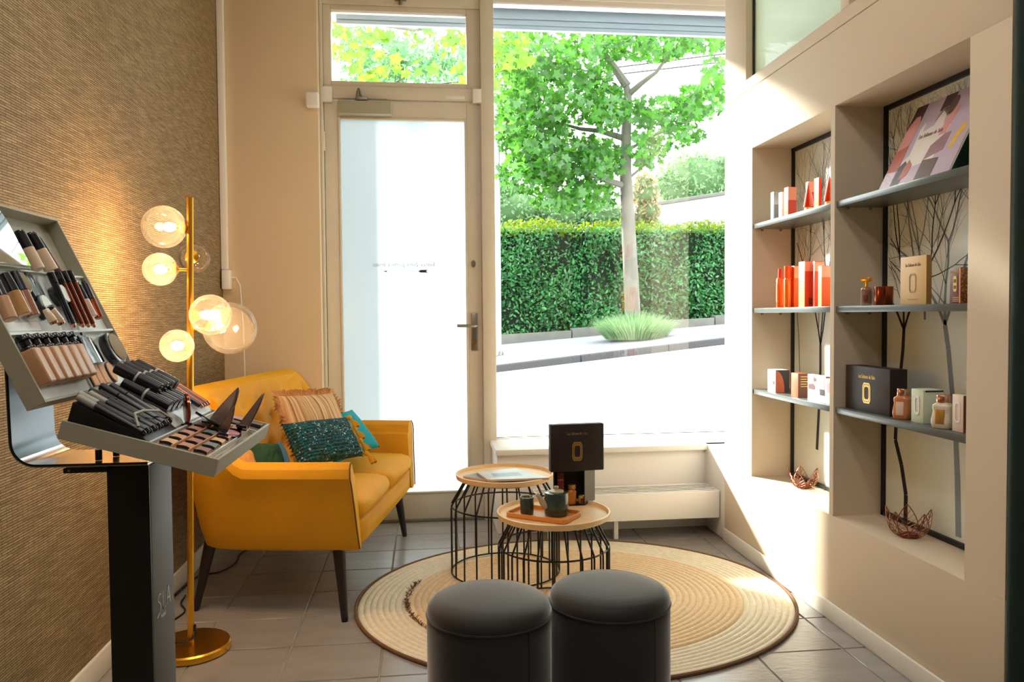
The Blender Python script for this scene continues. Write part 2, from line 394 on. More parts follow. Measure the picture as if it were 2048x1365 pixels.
# ---------------------------------------------------------------- door, transom, window
door = sroot('door_1')
b = B(); b.box((-.515, 4.12, 0), (-.500, 4.24, 2.80)); b.box((.318, 4.12, 0), (.388, 4.24, 2.80)); b.box((-.5, 4.14, 2.235), (.318, 4.22, 2.30)); b.box((-.5, 4.14, 2.72), (.318, 4.22, 2.80))
b.build('door_frame', 'frame', door, bev=.004)
b = B(); y0, y1 = 4.150, 4.196
for q in (((-.498, y0, .010), (-.428, y1, 2.228)), ((.243, y0, .010), (.316, y1, 2.228)), ((-.428, y0, 2.141), (.243, y1, 2.228)), ((-.428, y0, .010), (.243, y1, .147))): b.box(*q)
b.build('door_leaf', 'frame', door, bev=.004)
b = B(); t = .012
for q in (((-.428, y0-.004, .147), (-.428+t, y0+.02, 2.141)), ((.243-t, y0-.004, .147), (.243, y0+.02, 2.141)), ((-.428+t, y0-.004, 2.141-t), (.243-t, y0+.02, 2.141)), ((-.428+t, y0-.004, .147), (.243-t, y0+.02, .147+t))): b.box(*q)
b.build('glazing_bead', 'frame', door, bev=.003)
def frosted(n, L, out):
    t = n.new('ShaderNodeBsdfTranslucent'); t.inputs[0].default_value = (.46, .515, .535, 1)
    d = n.new('ShaderNodeBsdfDiffuse'); d.inputs[0].default_value = (.75, .8, .82, 1)
    g = n.new('ShaderNodeBsdfGlossy'); g.inputs['Roughness'].default_value = .25
    m = n.new('ShaderNodeMixShader'); m.inputs[0].default_value = .22; L.new(t.outputs[0], m.inputs[1]); L.new(d.outputs[0], m.inputs[2])
    m2 = n.new('ShaderNodeMixShader'); m2.inputs[0].default_value = .04; L.new(m.outputs[0], m2.inputs[1]); L.new(g.outputs[0], m2.inputs[2]); L.new(m2.outputs[0], out.inputs[0])
MT['frost'] = mix_shader('frosted_glass', frosted)
pane = B().box((-.428, 4.172, .147), (.243, 4.173, 2.141)).build('frosted_pane', 'frost', door, smooth=0)
MT['ink_faint'] = mat('pale_grey_vinyl', rgb(150, 154, 154), .6); MT['ink_mid'] = mat('grey_vinyl', rgb(60, 62, 62), .6)
pt = Yp(808, 530, 4.171)
text('Entrée 2ème porte à droite', .032, 'ink_faint', pane, frame_m((1, 0, 0), (0, 0, 1), (pt.x, 4.1705, pt.z)), sx=-.92)
b = B(); y = 4.1708; pl, pr_ = Yp(766, 543, y), Yp(856, 543, y); zc = pl.z
def flat(b, pts): b.add([(x, y, z) for x, z in pts] + [(x, y-.0006, z) for x, z in pts], [tuple(range(len(pts))), tuple(range(len(pts), 2*len(pts)))[::-1]])
flat(b, [(pl.x, zc), (pl.x+.022, zc+.005), (pl.x+.018, zc), (pl.x+.022, zc-.005)])
flat(b, [(pl.x+.018, zc+.0009), (pr_.x-.045, zc+.0009), (pr_.x-.045, zc-.0009), (pl.x+.018, zc-.0009)])
flat(b, [(pr_.x-.052, zc), (pr_.x-.04, zc+.007), (pr_.x, zc+.008), (pr_.x-.01, zc), (pr_.x, zc-.008), (pr_.x-.04, zc-.007)])
b.build('printed_arrow', 'ink_mid', pane, smooth=0)
# handle plate, lever, cylinder
hp = Yp(949, 664, y0); 
hpl = B().box((hp.x-.018, y0-.009, hp.z-.1), (hp.x+.018, y0, hp.z+.1)).build('handle_plate', 'steel', door, bev=.003)
b = B(); b.tube([(hp.x+.004, y0-.008, hp.z+.032), (hp.x+.004, y0-.05, hp.z+.032), (hp.x-.004, y0-.056, hp.z+.032), (hp.x-.095, y0-.056, hp.z+.034)], .0085, 12); b.build('door_handle', 'steel', hpl)
b = B(); b.lathe2((0, 0, 0), [(0, 0), (.009, 0), (.009, .008), (0, .008)], 16, (1, 1, 1)); o = b.build('key_cylinder', 'brass', hpl); o.rotation_euler = (PI/2, 0, 0); o.location = (hp.x, y0-.008, hp.z-.055)
lc = Yp(947, 528, y0); b = B(); b.lathe2((0, 0, 0), [(0, 0), (.016, 0), (.014, .008), (.007, .009), (0, .007)], 20, (.75, 1.25, 1)); o = b.build('lock_cylinder', 'steel', door); o.rotation_euler = (PI/2, 0, 0); o.location = (lc.x, y0, lc.z)
# closer
c0, c1 = Yp(678, 230, y0-.02), Yp(783, 206, y0-.02)
b = B().box((c0.x, y0-.055, c0.z), (c1.x, y0, c1.z)).build('door_closer', mat('closer_grey_paint', rgb(176, 172, 152), .45), door, bev=.004)
ca = Yp(717, 178, y0-.03)
bb = B(); bb.tube([(ca.x-.012, y0-.03, c1.z), (ca.x-.004, y0-.045, ca.z-.02), (ca.x, y0-.03, ca.z)], .007, 8); bb.tube([(ca.x+.025, y0-.03, c1.z+.012), (ca.x+.01, y0-.04, ca.z-.03), (ca.x, y0-.03, ca.z)], .006, 8); bb.box((ca.x-.01, y0-.05, c1.z+.004), (ca.x+.045, y0-.015, c1.z+.022)); bb.build('closer_arm', 'steel', b, bev=.001)
for (px0, py0, px1, py1) in ((645, 176, 665, 205), (945, 181, 962, 208)):
    p0, p1 = Yp(px0, py1, y0), Yp(px1, py0, y0); B().box((p0.x, y0-.03, p0.z), (p1.x, y0, p1.z)).build('latch_block', 'white', door, bev=.003)
p0, p1 = Yp(890, 199, y0), Yp(929, 193, y0); B().box((p0.x, y0-.012, p0.z), (p1.x, y0, p1.z)).build('bolt', 'white', door, bev=.003)
for py in (283, 618):
    p = Yp(647, py, 4.14); B().tube([(p.x, 4.135, p.z-.05), (p.x, 4.135, p.z+.05)], .009, 10).build('hinge', 'frame', door)
B().box((-.498, 4.13, 0), (.316, 4.2, .012)).build('threshold', 'steel', door, bev=.002)

win2 = sroot('window_2')
b = B()
for q in (((-.5, 4.15, 2.30), (-.458, 4.21, 2.72)), ((.246, 4.15, 2.30), (.318, 4.21, 2.72)), ((-.458, 4.15, 2.30), (.246, 4.21, 2.328)), ((-.458, 4.15, 2.692), (.246, 4.21, 2.72))): b.box(*q)
b.build('window_frame', 'frame', win2, bev=.004)
B().box((-.458, 4.18, 2.328), (.246, 4.181, 2.692)).build('pane', 'glass', win2, smooth=0)
p = Yp(801, 0, 4.14); b = B(); b.tube([(p.x, 4.13, p.z-.03), (p.x, 4.12, p.z+.01), (p.x-.01, 4.14, p.z+.04)], .01, 8); b.box((p.x-.03, 4.12, p.z-.006), (p.x+.03, 4.15, p.z+.012)); b.build('latch', 'steel', win2, bev=.001)
win1 = sroot('window_1')
b = B()
for q in (((.378, 4.16, .43), (.388, 4.21, 2.79)), ((.388, 4.16, 2.765), (3.3, 4.22, 2.79)), ((.388, 4.15, .425), (3.3, 4.2, .435))): b.box(*q)
b.build('window_frame', 'white', win1, bev=.002)
B().box((.388, 4.178, .435), (3.3, 4.179, 2.765)).build('pane', 'glass', win1, smooth=0)
b = B(); b.box((.388, 4.182, .435), (.392, 4.188, 2.765)); b.box((.388, 4.174, .434), (3.3, 4.177, .438)); b.build('glazing_gasket', 'black', win1, smooth=0)

# small fixed things on the wall by the door
p0, p1 = Yp(614, 217, 4.05), Yp(640, 189, 4.05)
tag(B().box((p0.x, 4.0, p0.z), (p1.x-.002, 4.05, p1.z)).build('door_sensor', 'white', bev=.008, seg=3), 'small white plastic sensor box on the cream wall beside the door top', 'sensor')
ct = thing('cable_trunking', 'white vertical cable trunking in the corner beside the taupe wall', 'trunking', (XL+.02, 4.03, 1.27))
b = B(); b.box((-.018, -.01, .07), (.014, .02, 1.73)); b.build('duct', 'white', ct, bev=.003)
b = B(); b.box((-.012, -.035, -.03), (.028, .02, .068)); b.build('socket_box', 'white', ct, bev=.006)
p = [(XL+.05, 4.03, 1.30), (-.93, 4.035, 1.30), (-.91, 4.03, 1.26), (-.90, 4.035, 1.05), (-.895, 4.035, .7), (-.9, 4.03, .3)]
tag(B().tube(p, .0035, 6).build('white_cable', 'white'), 'thin white cable dropping from the socket box behind the sofa', 'cable')

# ================================================================ STREET OUTSIDE
MT['asphalt'] = mat('pale_asphalt', rgb(196, 194, 196), .85, noise=(3, .1), bump=(60, .2))
MT['pave'] = mat('pavement', rgb(140, 140, 150), .85, noise=(4, .2), bump=(50, .2))
MT['kerb'] = mat('granite_kerb', rgb(54, 52, 54), .8, noise=(40, .35))
MT['lowwall'] = mat('mossy_concrete', rgb(96, 94, 88), .9, noise=(8, .3), bump=(30, .3))
MT['render'] = mat('white_render', rgb(236, 234, 230), .9, noise=(3, .05))
gx = .105
def zroad(X, Y): return .505 + gx*(X-.75) - .145*(8-Y)*(1 if Y > 4.4 else 1)
def zwalk(X, Y): return .575 + gx*(X-.75)*(1-.28*(Y-8.12)/2.4) + .052*(Y-8.12)
def sheet(name, m, x0, x1, y0, y1, zf, th=.2, nx=12, ny=6):
    b = B()
    for top in (0, 1):
        b.grid(lambda u, v: (x0+(x1-x0)*u, y0+(y1-y0)*v, zf(x0+(x1-x0)*u, y0+(y1-y0)*v) - (0 if top else th)), nx, ny)
    return struct(b.build(name, m))
sheet('road', 'asphalt', -9, 14, 4.46, 8.0, lambda X, Y: min(zroad(X, Y), 9))
sheet('pavement', 'pave', -9, 14, 8.12, 10.32, zwalk)
sheet('ground_beyond', mat('dark_green_lawn', rgb(52, 72, 38), .95, noise=(3, .3)), -14, 22, 10.3, 40, lambda X, Y: zwalk(min(max(X, -4), 9), 10.3) + .06*(Y-10.3), nx=24, ny=12)  # plain dark green ground colour behind the hedge
kb = sroot('kerb')
for k in range(16):
    x0 = -5+k*.95; x1 = x0+.945
    b = B(); lo = lambda x: zwalk(x, 8.12)+.002
    b.hexa([(x0, 8.0, lo(x0)-.3), (x1, 8.0, lo(x1)-.3), (x1, 8.13, lo(x1)-.3), (x0, 8.13, lo(x0)-.3), (x0, 8.0, lo(x0)), (x1, 8.0, lo(x1)), (x1, 8.13, lo(x1)), (x0, 8.13, lo(x0))])
    b.build('kerb_stone', 'kerb', kb, bev=.012)
lw = sroot('low_hedge_wall')  # low concrete wall along the foot of the hedge
for k in range(14):
    x0 = -4+k*1.0; x1 = x0+.99; z = lambda x: zwalk(x, 10.3)
    b = B(); b.hexa([(x0, 10.28, z(x0)-.1), (x1, 10.28, z(x1)-.1), (x1, 10.45, z(x1)-.1), (x0, 10.45, z(x0)-.1), (x0, 10.28, z(x0)+.13), (x1, 10.28, z(x1)+.10), (x1, 10.45, z(x1)+.10), (x0, 10.45, z(x0)+.13)]).build('kerb_block', 'lowwall', lw, bev=.01)

# leaves
MAPLE = []
for a, r in ((0, 1.0), (18, .62), (38, .58), (58, .92), (78, .5), (100, .46), (122, .66), (150, .34), (180, .16)):
    MAPLE.append((math.sin(math.radians(a))*r, math.cos(math.radians(a))*r))
MAPLE = MAPLE + [(-x, y) for x, y in MAPLE[1:-1][::-1]]
OVAL = [(0, 1), (.36, .45), (.38, -.1), (0, -.8), (-.38, -.1), (-.36, .45)]
QUAD = [(0, 1), (.5, .1), (0, -.8), (-.5, .1)]
def leaf_cloud(name, P, sizes, shape, m, parent, facing=None, spread=1.0, kind='stuff', fold=.18):
    P = np.asarray(P, float); n = len(P); sh = np.array(shape); k = len(sh)
    nrm = np.random.normal(0, 1, (n, 3))*spread
    if facing is not None: nrm += np.asarray(facing)
    nrm /= np.linalg.norm(nrm, axis=1)[:, None]
    t = np.random.normal(0, 1, (n, 3)); t[:, 2] -= .8
    t -= nrm*(t*nrm).sum(1)[:, None]; t /= np.linalg.norm(t, axis=1)[:, None]; s = np.cross(nrm, t)
    sz = np.asarray(sizes).reshape(n, 1, 1)
    vs = P[:, None, :] + sz*(s[:, None, :]*sh[None, :, :1] + t[:, None, :]*sh[None, :, 1:] + nrm[:, None, :]*(np.abs(sh[None, :, :1])*fold))
    me = npmesh(name, vs.reshape(-1, 3), np.arange(n*k), np.arange(n)*k)
    return link(name, me, m, parent, kind)
MT['plane_leaf'] = leafmat('plane_tree_leaf', rgb(52, 102, 34), rgb(86, 150, 40), .5, .5)
MT['near_leaf'] = leafmat('sunlit_plane_leaf', rgb(62, 106, 22), rgb(112, 152, 30), .3, .55)  # yellower than the other plane leaf, sunlight put into the colour
MT['hedge_leaf'] = leafmat('laurel_leaf', rgb(54, 112, 60), rgb(84, 152, 62), .6, .3)
MT['hedge_lit'] = leafmat('sunlit_laurel_leaf', rgb(80, 108, 8), rgb(112, 134, 8), .4, .5)  # yellower laurel leaf, the sun on the hedge top is in its colour
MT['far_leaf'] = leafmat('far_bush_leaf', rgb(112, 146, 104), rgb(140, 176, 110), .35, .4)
MT['bark'] = mat('plane_tree_bark', rgb(100, 95, 86), .9, noise=(9, .35), bump=(40, .4), nsc=(1, 1, .4))

# the plane tree on the far pavement
YT = 9.2
tree = thing('plane_tree', 'young plane tree with pale trunk standing in the grass tuft on the far pavement', 'tree', (0, 0, 0))
bm_ = B()
def tp(*pts): return [Yp(x, y, YT+d) for x, y, d in pts]
tb = Yp(1268, 690, YT)
bm_.tube(tp((1268, 700, 0), (1264, 600, 0), (1259, 500, 0), (1254, 400, 0), (1251, 340, 0), (1252, 270, 0), (1256, 190, .05), (1252, 165, .05)), lambda t: .062*(1-t)**.6+.042-.012*t, 12)
bm_.build('trunk', 'bark', tree)
bm_ = B()
for pts, r in ((((1254, 172, .05), (1225, 130, .1), (1195, 90, 0), (1185, 55, 0)), .055), (((1256, 190, .05), (1285, 165, -.1), (1312, 145, -.2), (1345, 100, -.3)), .04), (((1250, 372, 0), (1215, 362, -.1), (1180, 350, -.2), (1140, 330, -.3)), .045), (((1252, 278, 0), (1200, 262, .1), (1160, 258, .2), (1115, 245, .3)), .04), (((1252, 240, 0), (1220, 225, .2), (1195, 205, .3)), .045), (((1254, 360, 0), (1290, 330, .1), (1320, 300, .2)), .02), (((1256, 300, 0), (1310, 270, -.2), (1380, 240, -.4)), .022)):
    bm_.tube(tp(*pts), lambda t, r=r: r*(1-.65*t), 8)
bm_.build('branch', 'bark', tree)
cl = [(1060, 110, 95, 60, 330), (1120, 190, 120, 70, 520), (1050, 260, 70, 70, 260), (1180, 120, 60, 70, 220), (1290, 85, 100, 40, 300), (1400, 80, 60, 30, 130), (1110, 310, 100, 60, 480), (1200, 320, 55, 45, 240), (1060, 350, 75, 40, 260), (1170, 390, 70, 35, 200), (1030, 200, 50, 90, 260), (1120, 400, 60, 25, 90), (1320, 225, 80, 35, 190), (1400, 205, 55, 40, 170), (1290, 300, 45, 40, 110), (1430, 150, 30, 40, 50), (1350, 270, 60, 30, 90), (1215, 215, 45, 50, 160)]
P = []
for x, y, rx, ry, n in cl:
    for _ in range(int(n*1.6)):
        while True:
            a, c_, d = random.uniform(-1, 1), random.uniform(-1, 1), random.uniform(-1, 1)
            if a*a+c_*c_+d*d < 1: break
        P.append(Yp(x+a*rx, y+c_*ry, YT+d*.95-.1))
P = np.array([tuple(p) for p in P]); order = np.argsort(P[:, 1]); P = P[order]
leaf_cloud('foliage', P[240:], np.random.uniform(.05, .085, len(P)-240), MAPLE, 'plane_leaf', tree, (0, -.25, .45), .8)
lm = B(); lm.add([(x, y, abs(x)*.2) for x, y in MAPLE], [tuple(range(len(MAPLE)))]); lo = lm.build('leaf', 'plane_leaf', tree, smooth=0); leafmesh = lo.data
def leaf_at(o, p, s, face=(0, -.4, .4)):
    n = (V(face)+V((random.gauss(0, .6), random.gauss(0, .6), random.gauss(0, .6)))).normalized()
    t = V((random.gauss(0, .5), random.gauss(0, .5), -.8+random.gauss(0, .5))); t = (t-n*t.dot(n)).normalized(); x = t.cross(n)
    o.matrix_local = Matrix(((x.x*s, t.x*s, n.x*s, p[0]), (x.y*s, t.y*s, n.y*s, p[1]), (x.z*s, t.z*s, n.z*s, p[2]), (0, 0, 0, 1)))
for i in range(240):
    o = lo if i == 0 else link('leaf', leafmesh, None, tree)
    leaf_at(o, P[i], random.uniform(.055, .09))
# overhanging branch nearer the shop
br = thing('overhanging_branch', 'yellow-green plane tree branch hanging close above the door transom', 'branch', (0, 0, 0))
B().tube([Yp(560, -40, 6.6), Yp(700, 40, 6.5), Yp(830, 60, 6.4), Yp(960, 40, 6.4), Yp(1060, 60, 6.4)], lambda t: .02*(1-.6*t), 8).build('stem', 'bark', br)
lm = B(); lm.add([(x, y, abs(x)*.2) for x, y in MAPLE], [tuple(range(len(MAPLE)))]); lo = lm.build('leaf', 'near_leaf', br, smooth=0); nl = lo.data
spots = [(700, 80, 30, 30, 16), (760, 75, 40, 20, 12), (720, 145, 35, 25, 14), (775, 130, 25, 25, 8), (860, 80, 50, 25, 18), (920, 80, 30, 30, 14), (930, 145, 25, 25, 10), (1020, 95, 40, 35, 26), (1060, 110, 30, 25, 10), (990, 150, 15, 60, 8), (690, 60, 20, 20, 8), (840, 140, 40, 25, 6)]
i = 0
for x, y, rx, ry, n in spots:
    for _ in range(n):
        o = lo if i == 0 else link('leaf', nl, None, br); i += 1
        leaf_at(o, Yp(x+random.uniform(-rx, rx), y+random.uniform(-ry, ry), random.uniform(5.9, 6.9)), random.uniform(.06, .10))

# unseen leaves and stem, added to keep the sun off the door transom
n = 420; Pn_ = np.stack([np.random.uniform(-2.05, -1.24, n), np.random.uniform(6.0, 6.8, n), np.random.uniform(3.4, 4.0, n)], 1)
leaf_cloud('foliage', Pn_, np.random.uniform(.07, .10, n), MAPLE, 'near_leaf', br, (0, -.3, .6), .7)
B().tube([(-2.2, 6.5, 3.6), (-1.7, 6.4, 3.75), (-1.0, 6.5, 3.7), Yp(560, -40, 6.6)], .02, 8).build('stem', 'bark', br)

# clipped hedge
hedge = thing('hedge', 'clipped dark green laurel hedge with sunlit yellow-green top along the far pavement', 'hedge', (2.5, 11.05, 0))
def zh(X): return zwalk(min(max(X, -4), 9), 10.3)+.08
HX0, HX1 = -3.0, 8.5; HT = 2.35
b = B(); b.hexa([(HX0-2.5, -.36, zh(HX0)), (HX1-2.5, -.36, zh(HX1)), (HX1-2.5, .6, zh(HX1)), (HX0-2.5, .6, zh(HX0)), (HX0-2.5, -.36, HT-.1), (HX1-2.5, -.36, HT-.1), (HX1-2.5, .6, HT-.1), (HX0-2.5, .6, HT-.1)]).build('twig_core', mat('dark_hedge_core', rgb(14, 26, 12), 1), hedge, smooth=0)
n = 21000; X = np.random.uniform(.2, 5.6, n) ; zb = np.array([zh(x) for x in X]); Zv = zb + np.random.uniform(-.02, 1, n)*(HT-.05-zb)
wob = .07*np.sin(X*3.1+Zv*4)+.05*np.sin(X*7.3-Zv*6.1)
leaf_cloud('foliage', np.stack([X-2.5, -.42+wob+np.random.uniform(-.10, .10, n), Zv], 1), np.random.uniform(.022, .042, n), OVAL, 'hedge_leaf', hedge, (0, -.7, .6), .55)
n = 9500; X = np.random.uniform(.2, 5.6, n); Y = np.random.uniform(-.5, .55, n)
leaf_cloud('top_growth', np.stack([X-2.5, Y, HT-.06+np.random.uniform(-.1, .12, n)+.03*np.sin(X*5)], 1), np.random.uniform(.022, .042, n), OVAL, 'hedge_lit', hedge, (0, -.2, .7), .7)
# grass tuft round the trunk
gr = thing('grass_tuft', 'round tuft of pale green grass growing round the foot of the plane tree', 'grass', (tb.x, YT-.05, zwalk(tb.x, YT)))
nb = 3600; vs, lp, st = [], [], []
for i in range(nb):
    a = random.uniform(0, 2*PI); r = math.sqrt(random.random()); x, y = .36*r*math.cos(a), .30*r*math.sin(a)
    L = random.uniform(.22, .42)*(1.05-.45*r); lean = .24*r+random.uniform(-.06, .08); w_ = .0045
    dx, dy = math.cos(a), math.sin(a); k = len(vs)
    vs += [(x-dy*w_, y+dx*w_, 0), (x+dy*w_, y-dx*w_, 0), (x+dx*lean*.4+dy*w_*.8, y+dy*lean*.4-dx*w_*.8, L*.6), (x+dx*lean*.4-dy*w_*.8, y+dy*lean*.4+dx*w_*.8, L*.6), (x+dx*lean, y+dy*lean, L)]
    st += [len(lp), len(lp)+4]; lp += [k, k+1, k+2, k+3, k+3, k+2, k+4]
MT['grass'] = leafmat('pale_grass_blade', rgb(140, 172, 124), rgb(160, 192, 136), .25, .4)
link('grass_blades', npmesh('grass_blades', vs, lp, st), 'grass', gr, 'stuff')

# things farther off
MT['postwhite'] = mat('pale_blue_paint', rgb(214, 226, 234), .5)
pp = Yp(997, 720, 9.0); pt = Yp(994, 212, 9.0)
po = thing('street_post', 'pale painted street post standing beside the window frame edge on the far pavement', 'post', (pp.x, 9.0, zwalk(pp.x, 9.0)))
h = pt.z-zwalk(pp.x, 9); b = B(); b.tube([(0, 0, 0), (0, 0, h)], .036, 12); b.build('pole', 'postwhite', po)
b = B(); b.lathe([(.06, 0), (.06, .03), (.038, .05)], 14); b.build('base_collar', 'steel', po)
b = B(); b.sph((0, 0, h), .038, 12); b.build('cap', 'postwhite', po)
gw = thing('garden_wall', 'long pale rendered garden wall rising behind the hedge on the right', 'wall', (0, 0, 0))
a0, a1, c0_, c1_ = Yp(1308, 440, 14), Yp(1520, 440, 14), Yp(1308, 413, 14), Yp(1520, 380, 14)
B().hexa([(a0.x, 14, 1.5), (a1.x, 14, 1.5), (a1.x, 14.3, 1.5), (a0.x, 14.3, 1.5), (a0.x, 14, c0_.z), (a1.x, 14, c1_.z), (a1.x, 14.3, c1_.z), (a0.x, 14.3, c0_.z)]).build('wall_body', 'render', gw, smooth=0)
B().hexa([(a0.x-.03, 13.96, c0_.z), (a1.x, 13.96, c1_.z), (a1.x, 14.34, c1_.z), (a0.x-.03, 14.34, c0_.z), (a0.x-.03, 13.96, c0_.z+.07), (a1.x, 13.96, c1_.z+.07), (a1.x, 14.34, c1_.z+.07), (a0.x-.03, 14.34, c0_.z+.07)]).build('coping', 'lowwall', gw, bev=.01)
def bush(name, label, blobs, m, size, depth, cat='bush', fac=(0, -.4, .5)):
    t = thing(name, label, cat, (0, 0, 0)); P = []; core = B()
    for x, y, rx, ry, n in blobs:
        c = Yp(x, y, depth); s = depth/F
        core.sph(c, 1, 12, (rx*s*.8, min(rx, ry)*s*.7, ry*s*.8))
        for _ in range(n):
            d = V((random.gauss(0, 1), random.gauss(0, 1), random.gauss(0, 1))).normalized()*random.uniform(.8, 1.05)
            P.append((c.x+d.x*rx*s, c.y+d.y*min(rx, ry)*s, c.z+d.z*ry*s))
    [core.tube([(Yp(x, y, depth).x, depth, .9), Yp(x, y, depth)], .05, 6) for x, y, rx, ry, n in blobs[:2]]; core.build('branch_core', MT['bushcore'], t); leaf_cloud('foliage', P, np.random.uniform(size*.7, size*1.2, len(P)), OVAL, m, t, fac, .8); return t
MT['bushcore'] = mat('bush_core_green', rgb(84, 112, 72), 1)  # a darker green than the leaves around it
MT['brown_leaf'] = leafmat('reddish_shrub_leaf', rgb(134, 122, 84), rgb(150, 140, 96), .35, .4)
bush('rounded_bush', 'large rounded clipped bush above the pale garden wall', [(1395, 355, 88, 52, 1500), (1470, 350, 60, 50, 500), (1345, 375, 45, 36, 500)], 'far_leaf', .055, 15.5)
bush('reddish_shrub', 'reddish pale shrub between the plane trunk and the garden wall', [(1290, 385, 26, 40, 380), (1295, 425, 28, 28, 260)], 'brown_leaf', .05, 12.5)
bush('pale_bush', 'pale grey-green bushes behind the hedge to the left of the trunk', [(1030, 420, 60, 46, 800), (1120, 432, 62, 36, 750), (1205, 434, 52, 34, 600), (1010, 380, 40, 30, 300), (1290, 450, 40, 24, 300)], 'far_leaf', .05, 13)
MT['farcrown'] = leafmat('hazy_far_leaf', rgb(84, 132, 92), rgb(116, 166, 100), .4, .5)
ft = thing('far_tree', 'hazy blue-green tree far behind, seen through the door transom', 'tree', (0, 0, 0))
P = []
for x, y, rx, ry, n in ((800, 110, 90, 60, 900), (700, 90, 50, 50, 450), (890, 130, 60, 45, 500), (760, 160, 90, 40, 500), (620, 120, 60, 60, 300), (960, 120, 60, 50, 300)):
    for _ in range(n):
        d = V((random.gauss(0, .5), random.gauss(0, .5), random.gauss(0, .5))); P.append(tuple(Yp(x+d.x*rx, y+d.z*ry, 18+d.y*1.5)))
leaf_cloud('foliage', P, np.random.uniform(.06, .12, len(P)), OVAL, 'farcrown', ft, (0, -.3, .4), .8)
t0 = Yp(780, 600, 18); B().tube([(t0.x, 18, .5), (t0.x+.1, 18, 3), Yp(800, 120, 18)], lambda t: .2*(1-.5*t), 10).build('trunk', 'bark', ft)
# stone gate pier seen through the transom, balcony railing and two overhead wires
gp = thing('stone_pier', 'mottled stone pier seen at the left edge of the door transom', 'pier', (Yp(674, 100, 9).x-.03, 9.0, 0)); MT['stone'] = mat('mottled_stone', rgb(206, 196, 176), .9, noise=(12, .35), bump=(20, .3))
for k in range(14):
    B().box((-.05, -.1, .35+k*.31), (.05, .1, .35+k*.31+.3)).build('stone', 'stone', gp, bev=.008)
rl = thing('balcony_railing', 'small grey metal balcony railing far behind the tree branches', 'railing', Yp(1128, 392, 20))
b = B()
B().box((-.42, -.03, .24), (.42, .03, .28)).build('top_rail', 'greycol', rl); B().box((-.42, -.03, 0), (.42, .03, .04)).build('bottom_rail', 'greycol', rl)
for x in (-.38, .38): B().box((x-.03, -.03, -3.2), (x+.03, .03, .0)).build('post', 'greycol', rl)
for k in range(9): B().box((-.40+k*.098, -.015, .02), (-.38+k*.098, .015, .26)).build('baluster', 'greycol', rl)
for k, (ya, yc) in enumerate(((158, 108), (172, 124))):
    tag(B().tube([Yp(600, ya+36, 12.5), Yp(985, ya, 12.5), Yp(1200, ya-19, 12.5), Yp(1447, yc, 12.5), Yp(1800, yc-34, 12.5)], .012, 5).build('overhead_wire', 'black'), ('upper', 'lower')[k]+' thin black overhead wire crossing in front of the tree', 'wire', 'overhead wires')
# rolled shutter above the shop window
sh = thing('roller_shutter', 'grey roller shutter ends hanging above the shop window outside', 'shutter', (1.4, 4.36, 0)); MT['shutter'] = mat('blue_grey_shutter', rgb(166, 180, 192), .45); MT['shutdark'] = mat('dark_slate_shutter', rgb(78, 88, 98), .5)
zq = lambda y: Yp(1200, y, 4.36).z
B().box((-1.85, -.04, zq(24)), (1.9, .06, 2.95)).build('guide_box', 'shutdark', sh, bev=.004)
zs = [2.72, 2.684, 2.668, 2.652]
for k, (za, zb_) in enumerate(((zq(24.5), zq(46)), (zq(48), zq(57)), (zq(59), zq(66)))):
    B().box((-1.85, -.02+.004*k, zb_), (1.9, .0+.02, za)).build('slat', 'shutter', sh, bev=.002)

# ================================================================ RUG
MT['jute'] = mat('pale_jute_braid', rgb(242, 226, 200), .9, noise=(60, .22), bump=(260, .5)); MT['jute2'] = mat('orange_jute_braid', rgb(240, 206, 164), .9, noise=(70, .25), bump=(260, .5))
MT['jutedark'] = mat('brown_jute_edge', rgb(120, 86, 60), .95, noise=(60, .3))
RC = (.575, 2.945); RA, RB = .845, .735
rug = thing('rug', 'large round braided jute rug lying under the tables and stools', 'rug', (RC[0], RC[1], 0))
def braid(f0, f1, n):
    pr = []
    for k in range(n):
        a, c = f0+(f1-f0)*k/n, f0+(f1-f0)*(k+1)/n
        for q, zz in ((0, .0035), (.16, .0082), (.5, .0105), (.84, .0082)): pr.append((a+(c-a)*q, zz))
    return pr
pr = [(0, .009)] + braid(.02, .765, 25); b = B(); b.lathe([(r, z+.003) for r, z in pr] + [(.765, .002)], 110, sx=RA, sy=RB); b.build('inner_braid', 'jute2', rug, smooth=70)
pr = braid(.765, .985, 8); b = B(); b.lathe([(.76, .002)]+pr+[(.985, .002)], 110, sx=RA, sy=RB); b.build('border_braid', 'jute', rug, smooth=70)
b = B(); b.tube([(RA*.992*math.cos(a*2*PI/110), RB*.992*math.sin(a*2*PI/110), .006) for a in range(110)], .0065, 6, closed=True); b.build('edge_binding', 'jutedark', rug)
b = B(); rnd = random.Random(4)
for k in range(330):
    a = rnd.uniform(2.75, 4.25); r = .768+rnd.uniform(-.006, .008); p = V((RA*r*math.cos(a), RB*r*math.sin(a), .012)); b.tube([p, p+V((rnd.uniform(-.012, .012), rnd.uniform(-.012, .012), rnd.uniform(.004, .014)))], .0011, 3, cap=False)
b.build('frayed_seam', 'jutedark', rug, kind='stuff')

